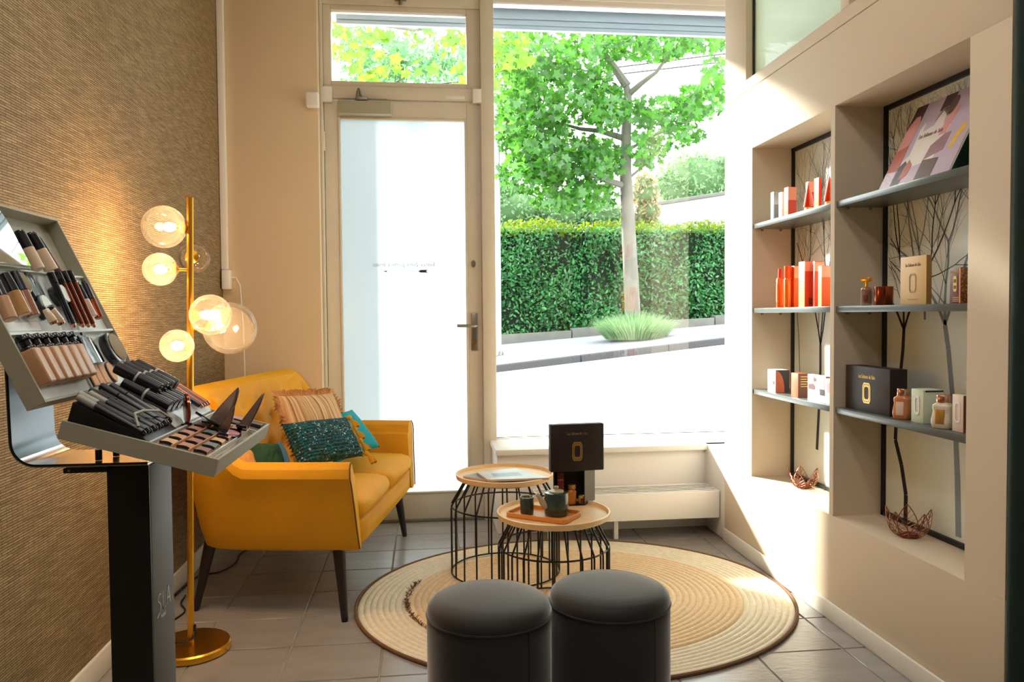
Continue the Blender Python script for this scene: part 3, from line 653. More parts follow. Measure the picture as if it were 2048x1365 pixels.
# ================================================================ SOFA
sofa = thing('sofa', 'mustard yellow velvet two-seat sofa with buttoned curved back and dark tapered legs', 'sofa', (-.1985, 3.345, 0), -math.radians(10.1))
half = [(.055, .562), (-.1, .570), (-.28, .573), (-.43, .570), (-.525, .548), (-.566, .50), (-.579, .41), (-.581, .25), (-.581, .12), (-.581, 0)]
def catmull(pts, n):
    P = [V(p) for p in pts]; P = [P[0]*2-P[1]]+P+[P[-1]*2-P[-2]]; out = []
    for i in range(1, len(P)-2):
        for k in range(n):
            t = k/n; a, b_, c, d = P[i-1], P[i], P[i+1], P[i+2]
            out.append(.5*((2*b_)+(c-a)*t+(2*a-5*b_+4*c-d)*t*t+(-a+3*b_-3*c+d)*t*t*t))
    out.append(P[-2]); return out
path = catmull(half, 5); path = path + [V((p.x, -p.y)) for p in path[:-1][::-1]]
def sm(a, b_, x): t = max(0, min(1, (x-a)/(b_-a))); return t*t*(3-2*t)
def backness(p): return sm(-.34, -.575, p.x)
secs = []
for i, p in enumerate(path):
    t = (path[min(i+1, len(path)-1)]-path[max(i-1, 0)]).normalized(); nrm = V((t.y, -t.x))
    if nrm.dot(p-V((-.2, 0))) < 0: nrm = -nrm
    bk = backness(p); h = .578+.262*bk; th = .085+.035*bk; top = .03+.03*bk; ins = .03+.008*bk
    row = []
    for o_, z in ((-th+.005, .255), (-ins-.02, .25), (-ins, .262), (-ins*.45, .33), (0, .42), (top*.6, .5+.1*bk), (top, h-.05), (top-.008, h-.018), (top-.03, h), (top-th*.55, h+.002), (top-th+.012, h-.016), (top-th, h-.05), (-th+top*.4, .52), (-th, .42)):
        q = p+nrm*o_; xx = q.x - ((z-.25)*.07 if i < 4 or i > len(path)-5 else 0)*(1 if True else 0)
        row.append((xx, q.y, z))
    secs.append(row)
b = B(); n = len(secs[0]); vs = [q for r in secs for q in r]
fs = [(i*n+k, i*n+(k+1) % n, (i+1)*n+(k+1) % n, (i+1)*n+k) for i in range(len(secs)-1) for k in range(n)]
fs += [tuple(range(n)), tuple((len(secs)-1)*n+k for k in range(n))[::-1]]
b.add(vs, fs); b.build('shell', 'velvet', sofa, bev=.012, seg=2, smooth=50)
MT['piping'] = mat('dark_mustard_piping', rgb(120, 74, 6), .8)
for e in (0, -1):
    b = B(); b.tube([V(q)+V((.004, 0, 0)) for q in secs[e][2:9]], .003, 6); b.build('piping', 'piping', sofa)
def puff(lo, hi, r, crown, name, m, parent, cuts=9, wr=0):
    bm = bmesh.new(); bmesh.ops.create_cube(bm, size=2); bmesh.ops.subdivide_edges(bm, edges=bm.edges, cuts=cuts, use_grid_fill=True)
    c = (V(lo)+V(hi))/2; hs = (V(hi)-V(lo))/2
    for v in bm.verts:
        p = V((v.co.x*hs.x, v.co.y*hs.y, v.co.z*hs.z)); i_ = V(tuple(max(-hs[k]+r, min(hs[k]-r, p[k])) for k in range(3))); d = p-i_
        q = i_+(d.normalized()*r if d.length > 1e-6 else V()); f = (1-v.co.x**2)*(1-v.co.y**2)
        q.z += crown*f*(1 if v.co.z > 0 else .0); q.x += .02*(1-v.co.y**2)*(1 if v.co.x > .9 else 0)*(1-abs(v.co.z))
        v.co = c+q
    me = bpy.data.meshes.new(name); bm.to_mesh(me); bm.free(); me.polygons.foreach_set('use_smooth', [True]*len(me.polygons)); return link(name, me, m, parent)
puff((-.44, -.48, .25), (.046, .48, .352), .012, 0, 'seat_base', 'velvet', sofa)
for s in (-1, 1):
    y0_, y1_ = (-.480, -.002) if s < 0 else (.002, .480)
    puff((-.47, y0_, .345), (.052, y1_, .432), .034, .018, 'seat_cushion', 'velvet', sofa, 11)
btn = [(y, z) for z, ys_ in ((.53, (-.33, -.165, 0, .165, .33)), (.645, (-.25, -.085, .085, .25)), (.755, (-.33, -.165, 0, .165, .33))) for y in ys_]
def pad(u, v):
    y = -.47+.94*u; z = .41+.425*v
    x = -.452-.085*(z-.41)/.42 + .30*max(0, abs(y)-.30)**2/.03*.12 - .05*sm(.88, 1, v)
    x += .018*math.sin(PI*u)**.3*math.sin(PI*v)**.4
    for (by, bz) in btn:
        d2 = (y-by)**2+(z-bz)**2; x -= .030*math.exp(-d2/.0011)
    return (x, y, z)
b = B(); nu, nv = 64, 34
vs = [pad(i/(nu-1), j/(nv-1)) for i in range(nu) for j in range(nv)]; vb = [(x-.05, y, z) for x, y, z in vs]
fs = [(i*nv+j, (i+1)*nv+j, (i+1)*nv+j+1, i*nv+j+1) for i in range(nu-1) for j in range(nv-1)]
edge = [i*nv for i in range(nu)] + [(nu-1)*nv+j for j in range(1, nv)] + [i*nv+nv-1 for i in range(nu-2, -1, -1)] + [j for j in range(nv-2, 0, -1)]
k0 = len(vs); b.add(vs+[vb[i] for i in edge], fs+[(edge[i], edge[(i+1) % len(edge)], k0+(i+1) % len(edge), k0+i) for i in range(len(edge))])
bp = b.build('backrest', 'velvet', sofa, smooth=80)
for (by, bz) in btn:
    x = pad((by+.47)/.94, (bz-.41)/.425)[0]; b = B(); b.sph((x+.003, by, bz), .011, 10, (.5, 1, 1)); b.build('button', 'velvet', bp)
for (f, t) in (((0, -.54), (-.03, -.50)), ((0, .54), (-.03, .50)), ((-.59, -.46), (-.525, -.465)), ((-.59, .46), (-.525, .465))):
    b = B(); b.tube([(f[0], f[1], .008), (t[0], t[1], .262)], lambda q: .0125+.011*q, 16); lg = b.build('leg', 'leg', sofa)
    b = B(); b.tube([(f[0], f[1], 0), (f[0]-.0002, f[1], .012)], .0115, 14); b.build('foot_pad', 'black', lg)

# cushions
def pillow(name, label, TL, TR, BL, t, m, wob=.0, seed=1, shade=None):
    TL, TR, BL = V(TL), V(TR), V(BL); r = TR-TL; up = TL-BL; r_n = r.normalized(); up_n = (up-r_n*up.dot(r_n)).normalized(); c = (TR+BL)/2
    w_, h = r.length, up.length
    M = frame_m(r_n, up_n, c); root = thing(name, label, 'cushion', M=M); rnd = random.Random(seed); ph = [rnd.uniform(0, 6) for _ in range(6)]
    def side(sg):
        def f(u, v):
            x, y = 2*u-1, 2*v-1; e = ((1-x*x)*(1-y*y))**.42
            px = x*w_/2*(1-.07*(1-y*y)) if abs(x) > 0 else 0; py = y*h/2*(1-.07*(1-x*x))
            z = sg*t/2*e
            z += e*wob*(math.sin(9*x+ph[0]+3*y)+math.sin(7*y+ph[1]-4*x)+.6*math.sin(17*x-9*y+ph[2]))
            return (px, py, z)
        return f
    b = B(); b.grid(side(1), 30, 26); b.grid(side(-1), 30, 26); b.build('cover', m, root, smooth=180, weld=.0008)
    return root, w_, h
def stripes(n, L, out):
    p = n.new('ShaderNodeBsdfPrincipled'); tc = n.new('ShaderNodeTexCoord'); sx = n.new('ShaderNodeSeparateXYZ'); L.new(tc.outputs['Object'], sx.inputs[0])
    cb = n.new('ShaderNodeCombineXYZ'); L.new(sx.outputs['X'], cb.inputs[0])
    no = n.new('ShaderNodeTexNoise'); no.noise_dimensions = '1D'; no.inputs['W'].default_value = 0; L.new(sx.outputs['X'], no.inputs['W']); no.inputs['Scale'].default_value = 90; no.inputs['Detail'].default_value = 4
    cr = n.new('ShaderNodeValToRGB'); e = cr.color_ramp.elements
    e[0].position = .38; e[0].color = rgb(150, 112, 72); e[1].position = .62; e[1].color = rgb(232, 202, 162); x = e.new(.5); x.color = rgb(212, 172, 126)
    L.new(no.outputs[0], cr.inputs[0]); L.new(cr.outputs[0], p.inputs['Base Color']); p.inputs['Roughness'].default_value = .9
    bp_ = n.new('ShaderNodeBump'); bp_.inputs['Strength'].default_value = .4; bp_.inputs['Distance'].default_value = .004; L.new(no.outputs[0], bp_.inputs['Height']); L.new(bp_.outputs[0], p.inputs['Normal'])
    L.new(p.outputs[0], out.inputs[0])
MT['stripe'] = mix_shader('striped_raffia_fabric', stripes)
def tweed(n, L, out):
    p = n.new('ShaderNodeBsdfPrincipled'); tc = n.new('ShaderNodeTexCoord')
    vo = n.new('ShaderNodeTexVoronoi'); vo.inputs['Scale'].default_value = 190; L.new(tc.outputs['Object'], vo.inputs['Vector'])
    cr = n.new('ShaderNodeValToRGB'); cr.color_ramp.interpolation = 'CONSTANT'; e = cr.color_ramp.elements
    e[0].position = 0; e[0].color = rgb(8, 50, 58); e[1].position = .3; e[1].color = rgb(16, 92, 104)
    for q, c in ((.6, (10, 66, 76)), (.80, (20, 118, 124)), (.92, (180, 206, 204)), (.965, (110, 84, 50))): x = e.new(q); x.color = rgb(*c)
    sp = n.new('ShaderNodeSeparateColor'); L.new(vo.outputs['Color'], sp.inputs[0]); L.new(sp.outputs[0], cr.inputs[0]); L.new(cr.outputs[0], p.inputs['Base Color']); p.inputs['Roughness'].default_value = .95
    wv = n.new('ShaderNodeTexWave'); wv.bands_direction = 'Y'; wv.inputs['Scale'].default_value = 24; wv.inputs['Distortion'].default_value = 5; wv.inputs['Detail'].default_value = 3; L.new(tc.outputs['Object'], wv.inputs['Vector'])
    bp_ = n.new('ShaderNodeBump'); bp_.inputs['Strength'].default_value = .8; bp_.inputs['Distance'].default_value = .008; L.new(wv.outputs[0], bp_.inputs['Height']); L.new(bp_.outputs[0], p.inputs['Normal'])
    L.new(p.outputs[0], out.inputs[0])
MT['tweed'] = mix_shader('speckled_teal_tweed', tweed)
MT['fringe'] = mat('raffia_fringe', rgb(196, 140, 86), .95, noise=(90, .35)); MT['mustyarn'] = mat('mustard_yarn', rgb(214, 158, 36), .95, noise=(80, .25))
MT['turq'] = mat('turquoise_cotton', rgb(22, 160, 176), .85, noise=(14, .1), bump=(30, .4)); MT['green'] = mat('dark_green_velvet', rgb(30, 74, 46), .85, sheen=.4); MT['floral'] = mat('blue_floral_print', rgb(70, 120, 160), .85, noise=(40, .8)); MT['orangeprint'] = mat('orange_ikat_print', rgb(222, 150, 80), .9, noise=(26, .5))
c1, w1, h1 = pillow('cushion', 'beige striped cushion with ruffled raffia fringe leaning in the far sofa corner', Yp(552, 792, 3.40), Yp(664, 786, 3.64), Yp(594, 915, 3.30), .13, 'stripe', .0015, 2)
b = B(); rnd = random.Random(5)
def around(w_, h, k):
    t = (k % 1.0)*4; s = t % 1
    return [(-w_/2+w_*s, h/2), (w_/2, h/2-h*s), (w_/2-w_*s, -h/2), (-w_/2, -h/2+h*s)][int(t)]
NN = 260
def fr(i, j):
    k = i; x, y = around(w1, h1, k*.99999); o_ = V((x/w1*2, y/h1*2)); o_ = V((o_.x if abs(o_.x) > .98 else o_.x*.25, o_.y if abs(o_.y) > .98 else o_.y*.25))
    rr_ = random.Random(int(k*NN*7)); q = V((x*.95, y*.95))+o_*(.026*j+.008*j*rr_.random()); return (q.x, q.y, .010*math.sin(k*470)*j+.005*math.sin(k*91)+.004*j*rr_.uniform(-1, 1))
b.grid(fr, NN, 4, closed_u=True); b.build('fringe', 'fringe', c1, smooth=80)
c3, w3, h3 = pillow('cushion', 'plain turquoise cushion tilted against the far sofa arm', Yp(615, 848, 3.50), Yp(706, 819, 3.70), Yp(668, 930, 3.40), .12, 'turq', .002, 3)
c2, w2, h2 = pillow('cushion', 'dark teal speckled lumbar cushion with mustard tassels in front of the striped one', Yp(558, 849, 3.16), Yp(688, 835, 3.44), Yp(604, 934, 3.10), .12, 'tweed', .003, 4)
b = B(); b.tube([(w2/2-.006+.004*math.sin(k*2.2), h2/2-h2*k/16, .01*math.sin(PI*k/16)) for k in range(17)], .006, 6); b.build('yarn_edge', 'mustyarn', c2)
for k in (.06, .36, .66, .97):
    y = h2/2-h2*k; b = B(); b.sph((w2/2+.006, y, .012), .012, 10)
    for a in range(16):
        x = math.cos(a*2.4)*.012; z = math.sin(a*2.4)*.012; b.tube([(w2/2+.008, y-.006, .012), (w2/2+.02+x, y-.03, .014+z), (w2/2+.022+x*1.3, y-.05, .014+z)], .003, 4)
    b.build('tassel', 'mustyarn', c2)
c4, w4, h4 = pillow('cushion', 'dark green velvet cushion with blue floral edge behind the near sofa arm', Yp(484, 886, 3.10), Yp(552, 888, 3.22), Yp(510, 965, 3.04), .10, 'green', .003, 6)
b = B(); b.grid(lambda u, v: (w4/2-.006+.03*(v-.3), h4/2-h4*u, .022*math.sin(PI*u)-.0+.018*math.sin(PI*v)), 16, 6); b.build('floral_edge', 'floral', c4, smooth=80)
c5, w5, h5 = pillow('cushion', 'orange and white printed cushion nearest the near sofa arm', Yp(440, 908, 3.02), Yp(500, 900, 3.10), Yp(466, 968, 2.97), .08, 'orangeprint', .002, 7)

# ================================================================ FLOOR LAMP
LX, LY = -.7745, 2.632
lamp = thing('floor_lamp', 'brass floor lamp with clear glass globes on a round base by the sofa', 'lamp', (LX, LY, 0))
b = B(); b.lathe([(0, 0), (.122, 0), (.126, .004), (.126, .022), (.121, .027), (.03, .030), (0, .030)], 48); b.build('base', 'brass', lamp, smooth=35)
pt = Yp(380, 395, LY); b = B(); b.tube([(0, 0, .028), (pt.x-LX, 0, pt.z)], .0105, 20); b.build('pole', 'brass', lamp, smooth=50)
MT['globe'] = mix_shader('clear_globe_glass', clear_glass((.985, .965, .94, 1), .03, .042, (1, .92, .80, 1), 1.24))  # faint warm haze in the glass stands in for the bulbs' bloom
MT['bulb'] = mat('warm_bulb', rgb(255, 226, 170), .4, emit=((1, .64, .32, 1), 240)); MT['bulboff'] = mat('unlit_bulb', rgb(235, 220, 200), .15)
for (px, py, pr_, dy, ax, az, on) in ((328, 454, 41, -.02, .03, .0, 1), (388, 516, 30, .085, -.1, 0, 0), (320, 539, 32, -.03, .05, -.004, 1), (421, 630, 40, -.03, -.05, 0, 1), (460, 657, 51, .10, -.06, 0, 1), (354, 692, 32, -.05, .02, 0, 1)):
    c = Yp(px, py, LY+dy); R = pr_/F*(LY+dy)*.985; c = V((c.x-LX, c.y-LY, c.z)); px_ = (pt.x-LX)*c.z/pt.z
    d = V((c.x-px_, c.y, 0)); at = V((px_, 0, c.z)); d.normalize(); e = c-d*R*.98
    b = B(); b.sph(c, R, 32); g = b.build('globe', 'globe', lamp, smooth=180)
    b = B(); b.tube([at, e+d*.004], .0052, 10); b.build('arm', 'brass', lamp)
    q = d.to_track_quat('Z', 'Y').to_matrix().to_4x4(); T = Matrix.Translation(e-d*.004) @ q
    b = B(T); rr = min(.022, R*.42); b.lathe([(0, 0), (.008, 0), (rr, .010), (rr*.75, .022), (.011, .026), (.011, .036), (0, .036)], 20); b.build('socket_cup', 'brass', lamp, smooth=35)
    b = B(T); b.lathe([(0, .036), (.006, .036), (.012, .044), (.0155, .056), (.012, .068), (0, .072)], 16); b.build('bulb', 'bulb' if on else 'bulboff', lamp, smooth=90)
b = B(); pts = [(.012, .0, .075), (.016, -.004, .055), (.0, -.016, .040), (-.05, -.02, .037), (-.115, .02, .034), (-.14, .06, .006), (-.15, .20, .005), (-.12, .34, .005), (-.16, .43, .005), (-.17, .52, .005)]
cb_ = b.tube([V(p) for p in catmull(pts, 6)], .0032, 6).build('cord', 'black', lamp)
b = B(); b.tube([(.012, 0, .066), (.012, 0, .085)], .006, 10); b.build('cord_grommet', 'black', lamp)
# loose leads under the sofa
pts = [Zp(x, y, .006) for x, y in ((500, 1096), (480, 1110), (470, 1128), (440, 1145), (400, 1152), (372, 1172), (345, 1195))]
tag(B().tube([V(p) for p in catmull([tuple(p) for p in pts], 5)], .0042, 6).build('power_lead', 'black'), 'black power lead running over the tiles under the sofa', 'cable')

# ================================================================ NESTED TABLES, STOOLS
def cage_table(name, label, c, zt, rt, rc, zk, nw, r_in):
    t = thing(name, label, 'table', (c[0], c[1], .0138))
    z0 = .0138; zt -= z0; zk -= z0
    b = B(); b.lathe([(0, zt-.012), (rt-.012, zt-.012), (rt, zt-.006), (rt+.003, zt+.012), (rt-.004, zt+.013), (rt-.008, zt), (0, zt)], 64); b.build('tabletop', 'wood', t, smooth=40)
    for k in range(nw):
        a = 2*PI*(k+.3)/nw; ca, sa = math.cos(a), math.sin(a)
        b = B(); b.tube([(rc*ca, rc*sa, .003), (rc*ca, rc*sa, zk-.008), (rc*.99*ca, rc*.99*sa, zk+.006), (r_in*ca, r_in*sa, zt-.012)], .0036, 6); b.build('wire', 'blackmetal', t)
    for z, r in ((.004, rc), (zk, rc*.985), (zt-.016, r_in)):
        b = B(); b.tube([(r*math.cos(2*PI*k/48), r*math.sin(2*PI*k/48), z) for k in range(48)], .0036, 6, closed=True); b.build('hoop', 'blackmetal', t)
    return t
BT = (.337, 3.25); zbk = Yp(903, 1013, 3.25).z; BTZ = .42
cage_table('side_table', 'taller round side table with wooden top holding magazines on a black wire cage', BT, BTZ, .205, .229, zbk, 22, .165)
ST_Z = .367; sc = Zp(1107, 1028, ST_Z); ST = (sc.x, sc.y); zsk = Yp(1000, 1095, sc.y).z
cage_table('side_table', 'lower round side table with wooden top holding the tea tray on a black wire cage', ST, ST_Z, .206, .204, zsk, 24, .150)
for k, (cx, cy, lab) in enumerate(((.151, 1.85, 'charcoal velvet cylinder stool, the one beside the taller side table'), (.4575, 1.885, 'charcoal velvet cylinder stool, the one with a vertical seam before the lower side table'))):
    t = thing('stool', lab, 'stool', (cx, cy, .0138)); H = .405; r = .1505
    b = B(); b.lathe([(0, 0), (r-.004, 0), (r, .004), (r, H-.05), (r-.002, H-.042)], 64); b.build('body', 'ott', t, smooth=50)
    b = B(); b.lathe([(r-.002, H-.042), (r+.001, H-.03), (r-.004, H-.014), (r-.018, H-.003), (r-.05, H+.004), (r*.4, H+.009), (0, H+.010)], 64); b.build('seat_pad', 'ott', t, smooth=50)
    b = B(); b.tube([((r+.0005)*math.cos(2*PI*k_/64), (r+.0005)*math.sin(2*PI*k_/64), H-.036) for k_ in range(64)], .0022, 6, closed=True); b.build('piping', 'ott', t)
    b = B(); a = -1.02; b.tube([((r+.0004)*math.cos(a), (r+.0004)*math.sin(a), .01), ((r+.0004)*math.cos(a), (r+.0004)*math.sin(a), H-.04)], .0013, 5); b.build('seam', 'black', t)

# ---------------------------------------------------------------- on the tables
def slab(name, label, cat, quad, z, th, m, top=None):
    P = [Zp(x, y, z+th) for x, y in quad]; c = sum(P, V())/4; t = thing(name, label, cat, (c.x, c.y, z))
    b = B(); b.hexa([(p.x-c.x, p.y-c.y, 0) for p in P]+[(p.x-c.x, p.y-c.y, th*.9) for p in P]); b.build('pages', m, t, bev=.0005)
    b = B(); b.hexa([(p.x-c.x, p.y-c.y, th*.9) for p in P]+[((p.x-c.x)*1.01, (p.y-c.y)*1.01, th) for p in P]); b.build('cover', top, t); return t, P, c
MT['pageedge'] = mat('magazine_page_edge', rgb(206, 176, 160), .7); MT['cov1'] = mat('pale_grey_cover', rgb(214, 222, 228), .3, noise=(9, .3)); MT['cov2'] = mat('grey_cover', rgb(150, 162, 166), .35)
m1, P1, cc = slab('magazine', 'grey covered magazine lying under another on the taller table', 'magazine', [(926, 953), (986, 962), (1045, 955), (965, 944)], BTZ+.001, .007, 'pageedge', 'cov2')
m2, P2, cc2 = slab('magazine', 'pale illustrated magazine lying on top of another on the taller table', 'magazine', [(976, 960), (1098, 956), (1030, 937), (954, 945)], BTZ+.0085, .009, 'pageedge', 'cov1')
MT['covart'] = mat('blue_grey_cover_print', rgb(150, 170, 188), .3, noise=(30, .4))
b = B(); q = [(P2[0]*a+P2[1]*b_+P2[2]*c_+P2[3]*d_)-cc2 for a, b_, c_, d_ in ((.6, .1, .1, .2), (.2, .5, .2, .1), (.1, .3, .5, .1), (.25, .05, .2, .5))]; b.add([(v.x, v.y, .0094) for v in q], [(0, 1, 2, 3)]); b.build('cover_print', 'covart', m2, smooth=0)
# wooden tea tray
TQ = [Zp(x, y, ST_Z+.012) for x, y in ((1014, 1030), (1115, 1046), (1165, 1022), (1056, 1010))]; tc_ = sum(TQ, V())/4
ux = ((TQ[1]-TQ[0])+(TQ[2]-TQ[3])).normalized(); uy = V((-ux.y, ux.x, 0)); tw, tdp = .245, .15
tray = thing('tea_tray', 'rectangular wooden tray holding the teapot and cup on the lower side table', 'tray', M=Matrix(((ux.x, uy.x, 0, tc_.x), (ux.y, uy.y, 0, tc_.y), (0, 0, 1, ST_Z+.0005), (0, 0, 0, 1))))
def rrect(w_, h, r, k=6):
    o_ = []
    for cx, cy, a0 in ((w_/2-r, h/2-r, 0), (-w_/2+r, h/2-r, 90), (-w_/2+r, -h/2+r, 180), (w_/2-r, -h/2+r, 270)):
        for i_ in range(k+1): a = math.radians(a0+90*i_/k); o_.append((cx+r*math.cos(a), cy+r*math.sin(a)))
    return o_
oq, iq = rrect(tw, tdp, .022), rrect(tw-.014, tdp-.014, .016)
b = B(); b.prism(rrect(tw-.006, tdp-.006, .02), 0, .005); b.build('tray_base', 'traywood', tray, bev=.001)
b = B(); b.ring(oq, iq, .001, .017); b.build('tray_rim', 'traywood', tray, bev=.002)
MT['teal_glaze'] = mat('speckled_teal_glaze', rgb(50, 68, 64), .22, noise=(70, .55), coat=.4); MT['palebrown'] = mat('pale_clay_rim', rgb(186, 176, 150), .4, noise=(40, .2))
cp = Zp(1054, 1028, ST_Z+.006); cup = thing('tea_cup', 'small speckled teal handleless tea cup on the wooden tray', 'cup', (cp.x, cp.y, ST_Z+.006)); hcup = Yp(1054, 994, cp.y).z-ST_Z-.006; rc_ = 14.2/F*cp.y
b = B(); b.lathe([(0, 0), (rc_*.86, 0), (rc_*.96, .004), (rc_, hcup*.5), (rc_, hcup-.002), (rc_-.002, hcup), (rc_-.004, hcup-.002), (rc_-.005, .008), (0, .006)], 32); b.build('body', 'teal_glaze', cup, smooth=50)
b = B(); b.tube([((rc_-.002)*math.cos(2*PI*k/32), (rc_-.002)*math.sin(2*PI*k/32), hcup-.001) for k in range(32)], .0022, 6, closed=True); b.build('rim', 'palebrown', cup)
tp_ = Zp(1113, 1030, ST_Z+.006); rt_ = 25/F*tp_.y; ht = Yp(1113, 985, tp_.y).z-ST_Z-.006
pot = thing('teapot', 'round speckled teal teapot with pale spout on the wooden tray', 'teapot', (tp_.x, tp_.y, ST_Z+.006))
b = B(); b.lathe([(0, 0), (rt_*.9, 0), (rt_*.98, .005), (rt_, ht*.35), (rt_*.99, ht*.85), (rt_*.95, ht), (rt_*.6, ht+.003), (0, ht+.003)], 40); b.build('body', 'teal_glaze', pot, smooth=50)
b = B(); b.lathe([(rt_*.62, ht+.002), (rt_*.6, ht+.006), (rt_*.2, ht+.010), (.005, ht+.011), (.009, ht+.017), (.008, ht+.022), (0, ht+.024)], 28); b.build('lid', 'palebrown', pot, smooth=50)
sp_d = V((-1, -.25, 0)).normalized(); b = B(); b.tube([sp_d*rt_*.88+V((0, 0, ht*.42)), sp_d*(rt_+.012)+V((0, 0, ht*.6)), sp_d*(rt_+.022)+V((0, 0, ht*.85)), sp_d*(rt_+.036)+V((0, 0, ht*.98))], lambda q: .0135-.0085*q, 12); b.build('spout', 'palebrown', pot, smooth=60)
b = B(); b.tube([(V((.6, .8, 0))*(rt_*.95+.022*math.sin(PI*k/8)) + V((0, 0, ht*(.9-.7*k/8)))) for k in range(9)], .0042, 8); b.build('handle', 'teal_glaze', pot)

MT['cocoa'] = mat('dark_cocoa_card', rgb(34, 20, 20), .55); MT['cocoa2'] = mat('dark_brown_card', rgb(54, 40, 32), .55); MT['olivecard'] = mat('dark_olive_card', rgb(70, 64, 50), .5); MT['silver'] = mat('grey_card_edge', rgb(190, 188, 180), .5)
def emblem(w_, h, m, parent, M, name='gold_emblem'):
    b = B(M); b.ring(badge(w_, h), [(x*.56, y*.60) for x, y in badge(w_, h)], 0, .0005); o = b.build(name, m, parent, smooth=0)
    b = B(M)
    for i_ in range(16):
        a, c = badge(w_*.8, h*.82)[i_], badge(w_*.8, h*.82)[(i_+1) % 16]; d = (V(c)-V(a)); nn = V((-d.y, d.x)).normalized()*.0006*(w_/.03)
        b.add([(a[0]+nn.x, a[1]+nn.y, .0007), (c[0]+nn.x, c[1]+nn.y, .0007), (c[0]-nn.x, c[1]-nn.y, .0007), (a[0]-nn.x, a[1]-nn.y, .0007)], [(0, 1, 2, 3)])
    b.build('emblem_line', 'cocoa', parent, smooth=0); return o
# open display box with bottles, and a gift box on top of it
Yb = 2.90; pL, pM, pR = Yp(1107, 1030, Yb), Yp(1170, 1030, Yb), Yp(1201, 1022, Yb+.07)
zt_ = Yp(1170, 942, Yb).z; zb_ = ST_Z+.0005
dbx = thing('display_box', 'open fronted black display box of small bottles on the lower side table', 'box', (pL.x, Yb, zb_)); W_ = pM.x-pL.x; hh = zt_-zb_; dd = .085; t = .003
sk = V((.028, dd, 0))
def pz(x, f, z): p = V((x, 0, z))+sk*f; return p
b = B()
for (xa, xb, fa, fb, za, zb2) in ((0, W_, .95, 1, 0, hh), (0, t, 0, 1, 0, hh), (0, W_, 0, 1, 0, t), (0, W_, 0, 1, hh-t, hh)):
    b.hexa([pz(xa, fa, za), pz(xb, fa, za), pz(xb, fb, za), pz(xa, fb, za), pz(xa, fa, zb2), pz(xb, fa, zb2), pz(xb, fb, zb2), pz(xa, fb, zb2)])
b.build('box_shell', 'black', dbx)
b = B(); b.hexa([pz(W_-t, 0, 0), pz(W_, 0, 0), pz(W_, 1, 0)+V((.03, 0, 0)), pz(W_-t, 1, 0)+V((.03, 0, 0)), pz(W_-t, 0, hh), pz(W_, 0, hh), pz(W_, 1, hh)+V((.03, 0, 0)), pz(W_-t, 1, hh)+V((.03, 0, 0))]); b.build('side_panel', 'olivecard', dbx)
MT['amber'] = mat('amber_oil', rgb(190, 110, 24), .12, coat=.5); MT['darkred'] = mat('dark_red_card', rgb(120, 36, 20), .45); MT['goldlabel'] = mat('gold_label', rgb(196, 150, 70), .35, .5)
x = Yp(1144, 1025, Yb+.02).x; o = thing('oil_bottle', 'amber oil bottle with gold cap inside the open black display box', 'bottle', (x, Yb+.022, zb_+t)); hb = Yp(1144, 978, Yb+.02).z-zb_-t
b = B(); b.lathe([(0, 0), (.016, 0), (.0175, .003), (.0175, hb*.82), (.012, hb*.95), (.009, hb)], 24); b.build('body', 'amber', o, smooth=50)
b = B(); b.lathe([(.0, hb), (.0155, hb), (.0155, hb+.017), (.0, hb+.017)], 24); b.build('cap', 'gold', o, smooth=40)
x = Yp(1164, 1025, Yb+.03).x-.002; o = thing('small_flask', 'small gold labelled flask beside the amber bottle in the display box', 'bottle', (x, Yb+.026, zb_+t)); hb = Yp(1163, 992, Yb+.02).z-zb_-t
b = B(); b.lathe([(0, 0), (.0125, 0), (.0135, .003), (.0135, hb*.9), (.010, hb), (0, hb)], 20); b.build('body', 'goldlabel', o, smooth=50); b = B(); b.box((-.007, -.0142, hb*.15), (.007, -.0125, hb*.7)); b.build('label', 'darkred', o)
x0 = Yp(1113, 980, Yb+.03).x+.004; o = thing('carton', 'dark red carton standing inside the open black display box', 'box', (x0+.012, Yb+.045, zb_+t)); b = B(); b.box((-.013, -.018, 0), (.013, .018, hh-.012)); b.build('carton_body', 'darkred', o, bev=.001)
b = B(); b.box((-.011, -.0186, hh*.68), (.011, -.018, hh*.70)); b.build('printed_line', 'gold', o)
YG = Yb-.015; a0 = Yp(1102, 935, YG); a1 = Yp(1207, 938, YG+.02); a2 = Yp(1102, 851, YG); gw_ = (a1-a0); gw_.z = 0; gl = gw_.length; gd = gw_.normalized(); gh = a2.z-zt_-.0005
M = Matrix(((gd.x, -gd.y, 0, a0.x), (gd.y, gd.x, 0, a0.y), (0, 0, 1, zt_+.0005), (0, 0, 0, 1)))
gb = thing('gift_box', 'dark brown gift box with gold emblem standing on the open display box', 'box', M=M)
b = B(); b.box((0, 0, 0), (gl, .034, gh)); b.build('box_body', 'cocoa', gb, bev=.0012)
b = B(); b.box((gl, .004, .003), (gl+.0035, .032, gh-.002)); b.build('inner_sleeve', 'silver', gb, bev=.0006)
FM = lambda x, z: frame_m((1, 0, 0), (0, 0, 1), (x, -.0004, z))
text('Les Sultanes de Saba', .0155, 'gold', gb, FM(gl*.5, gh*.80), sx=.62)
emblem(.044, .078, 'gold', gb, FM(gl*.5, gh*.42))

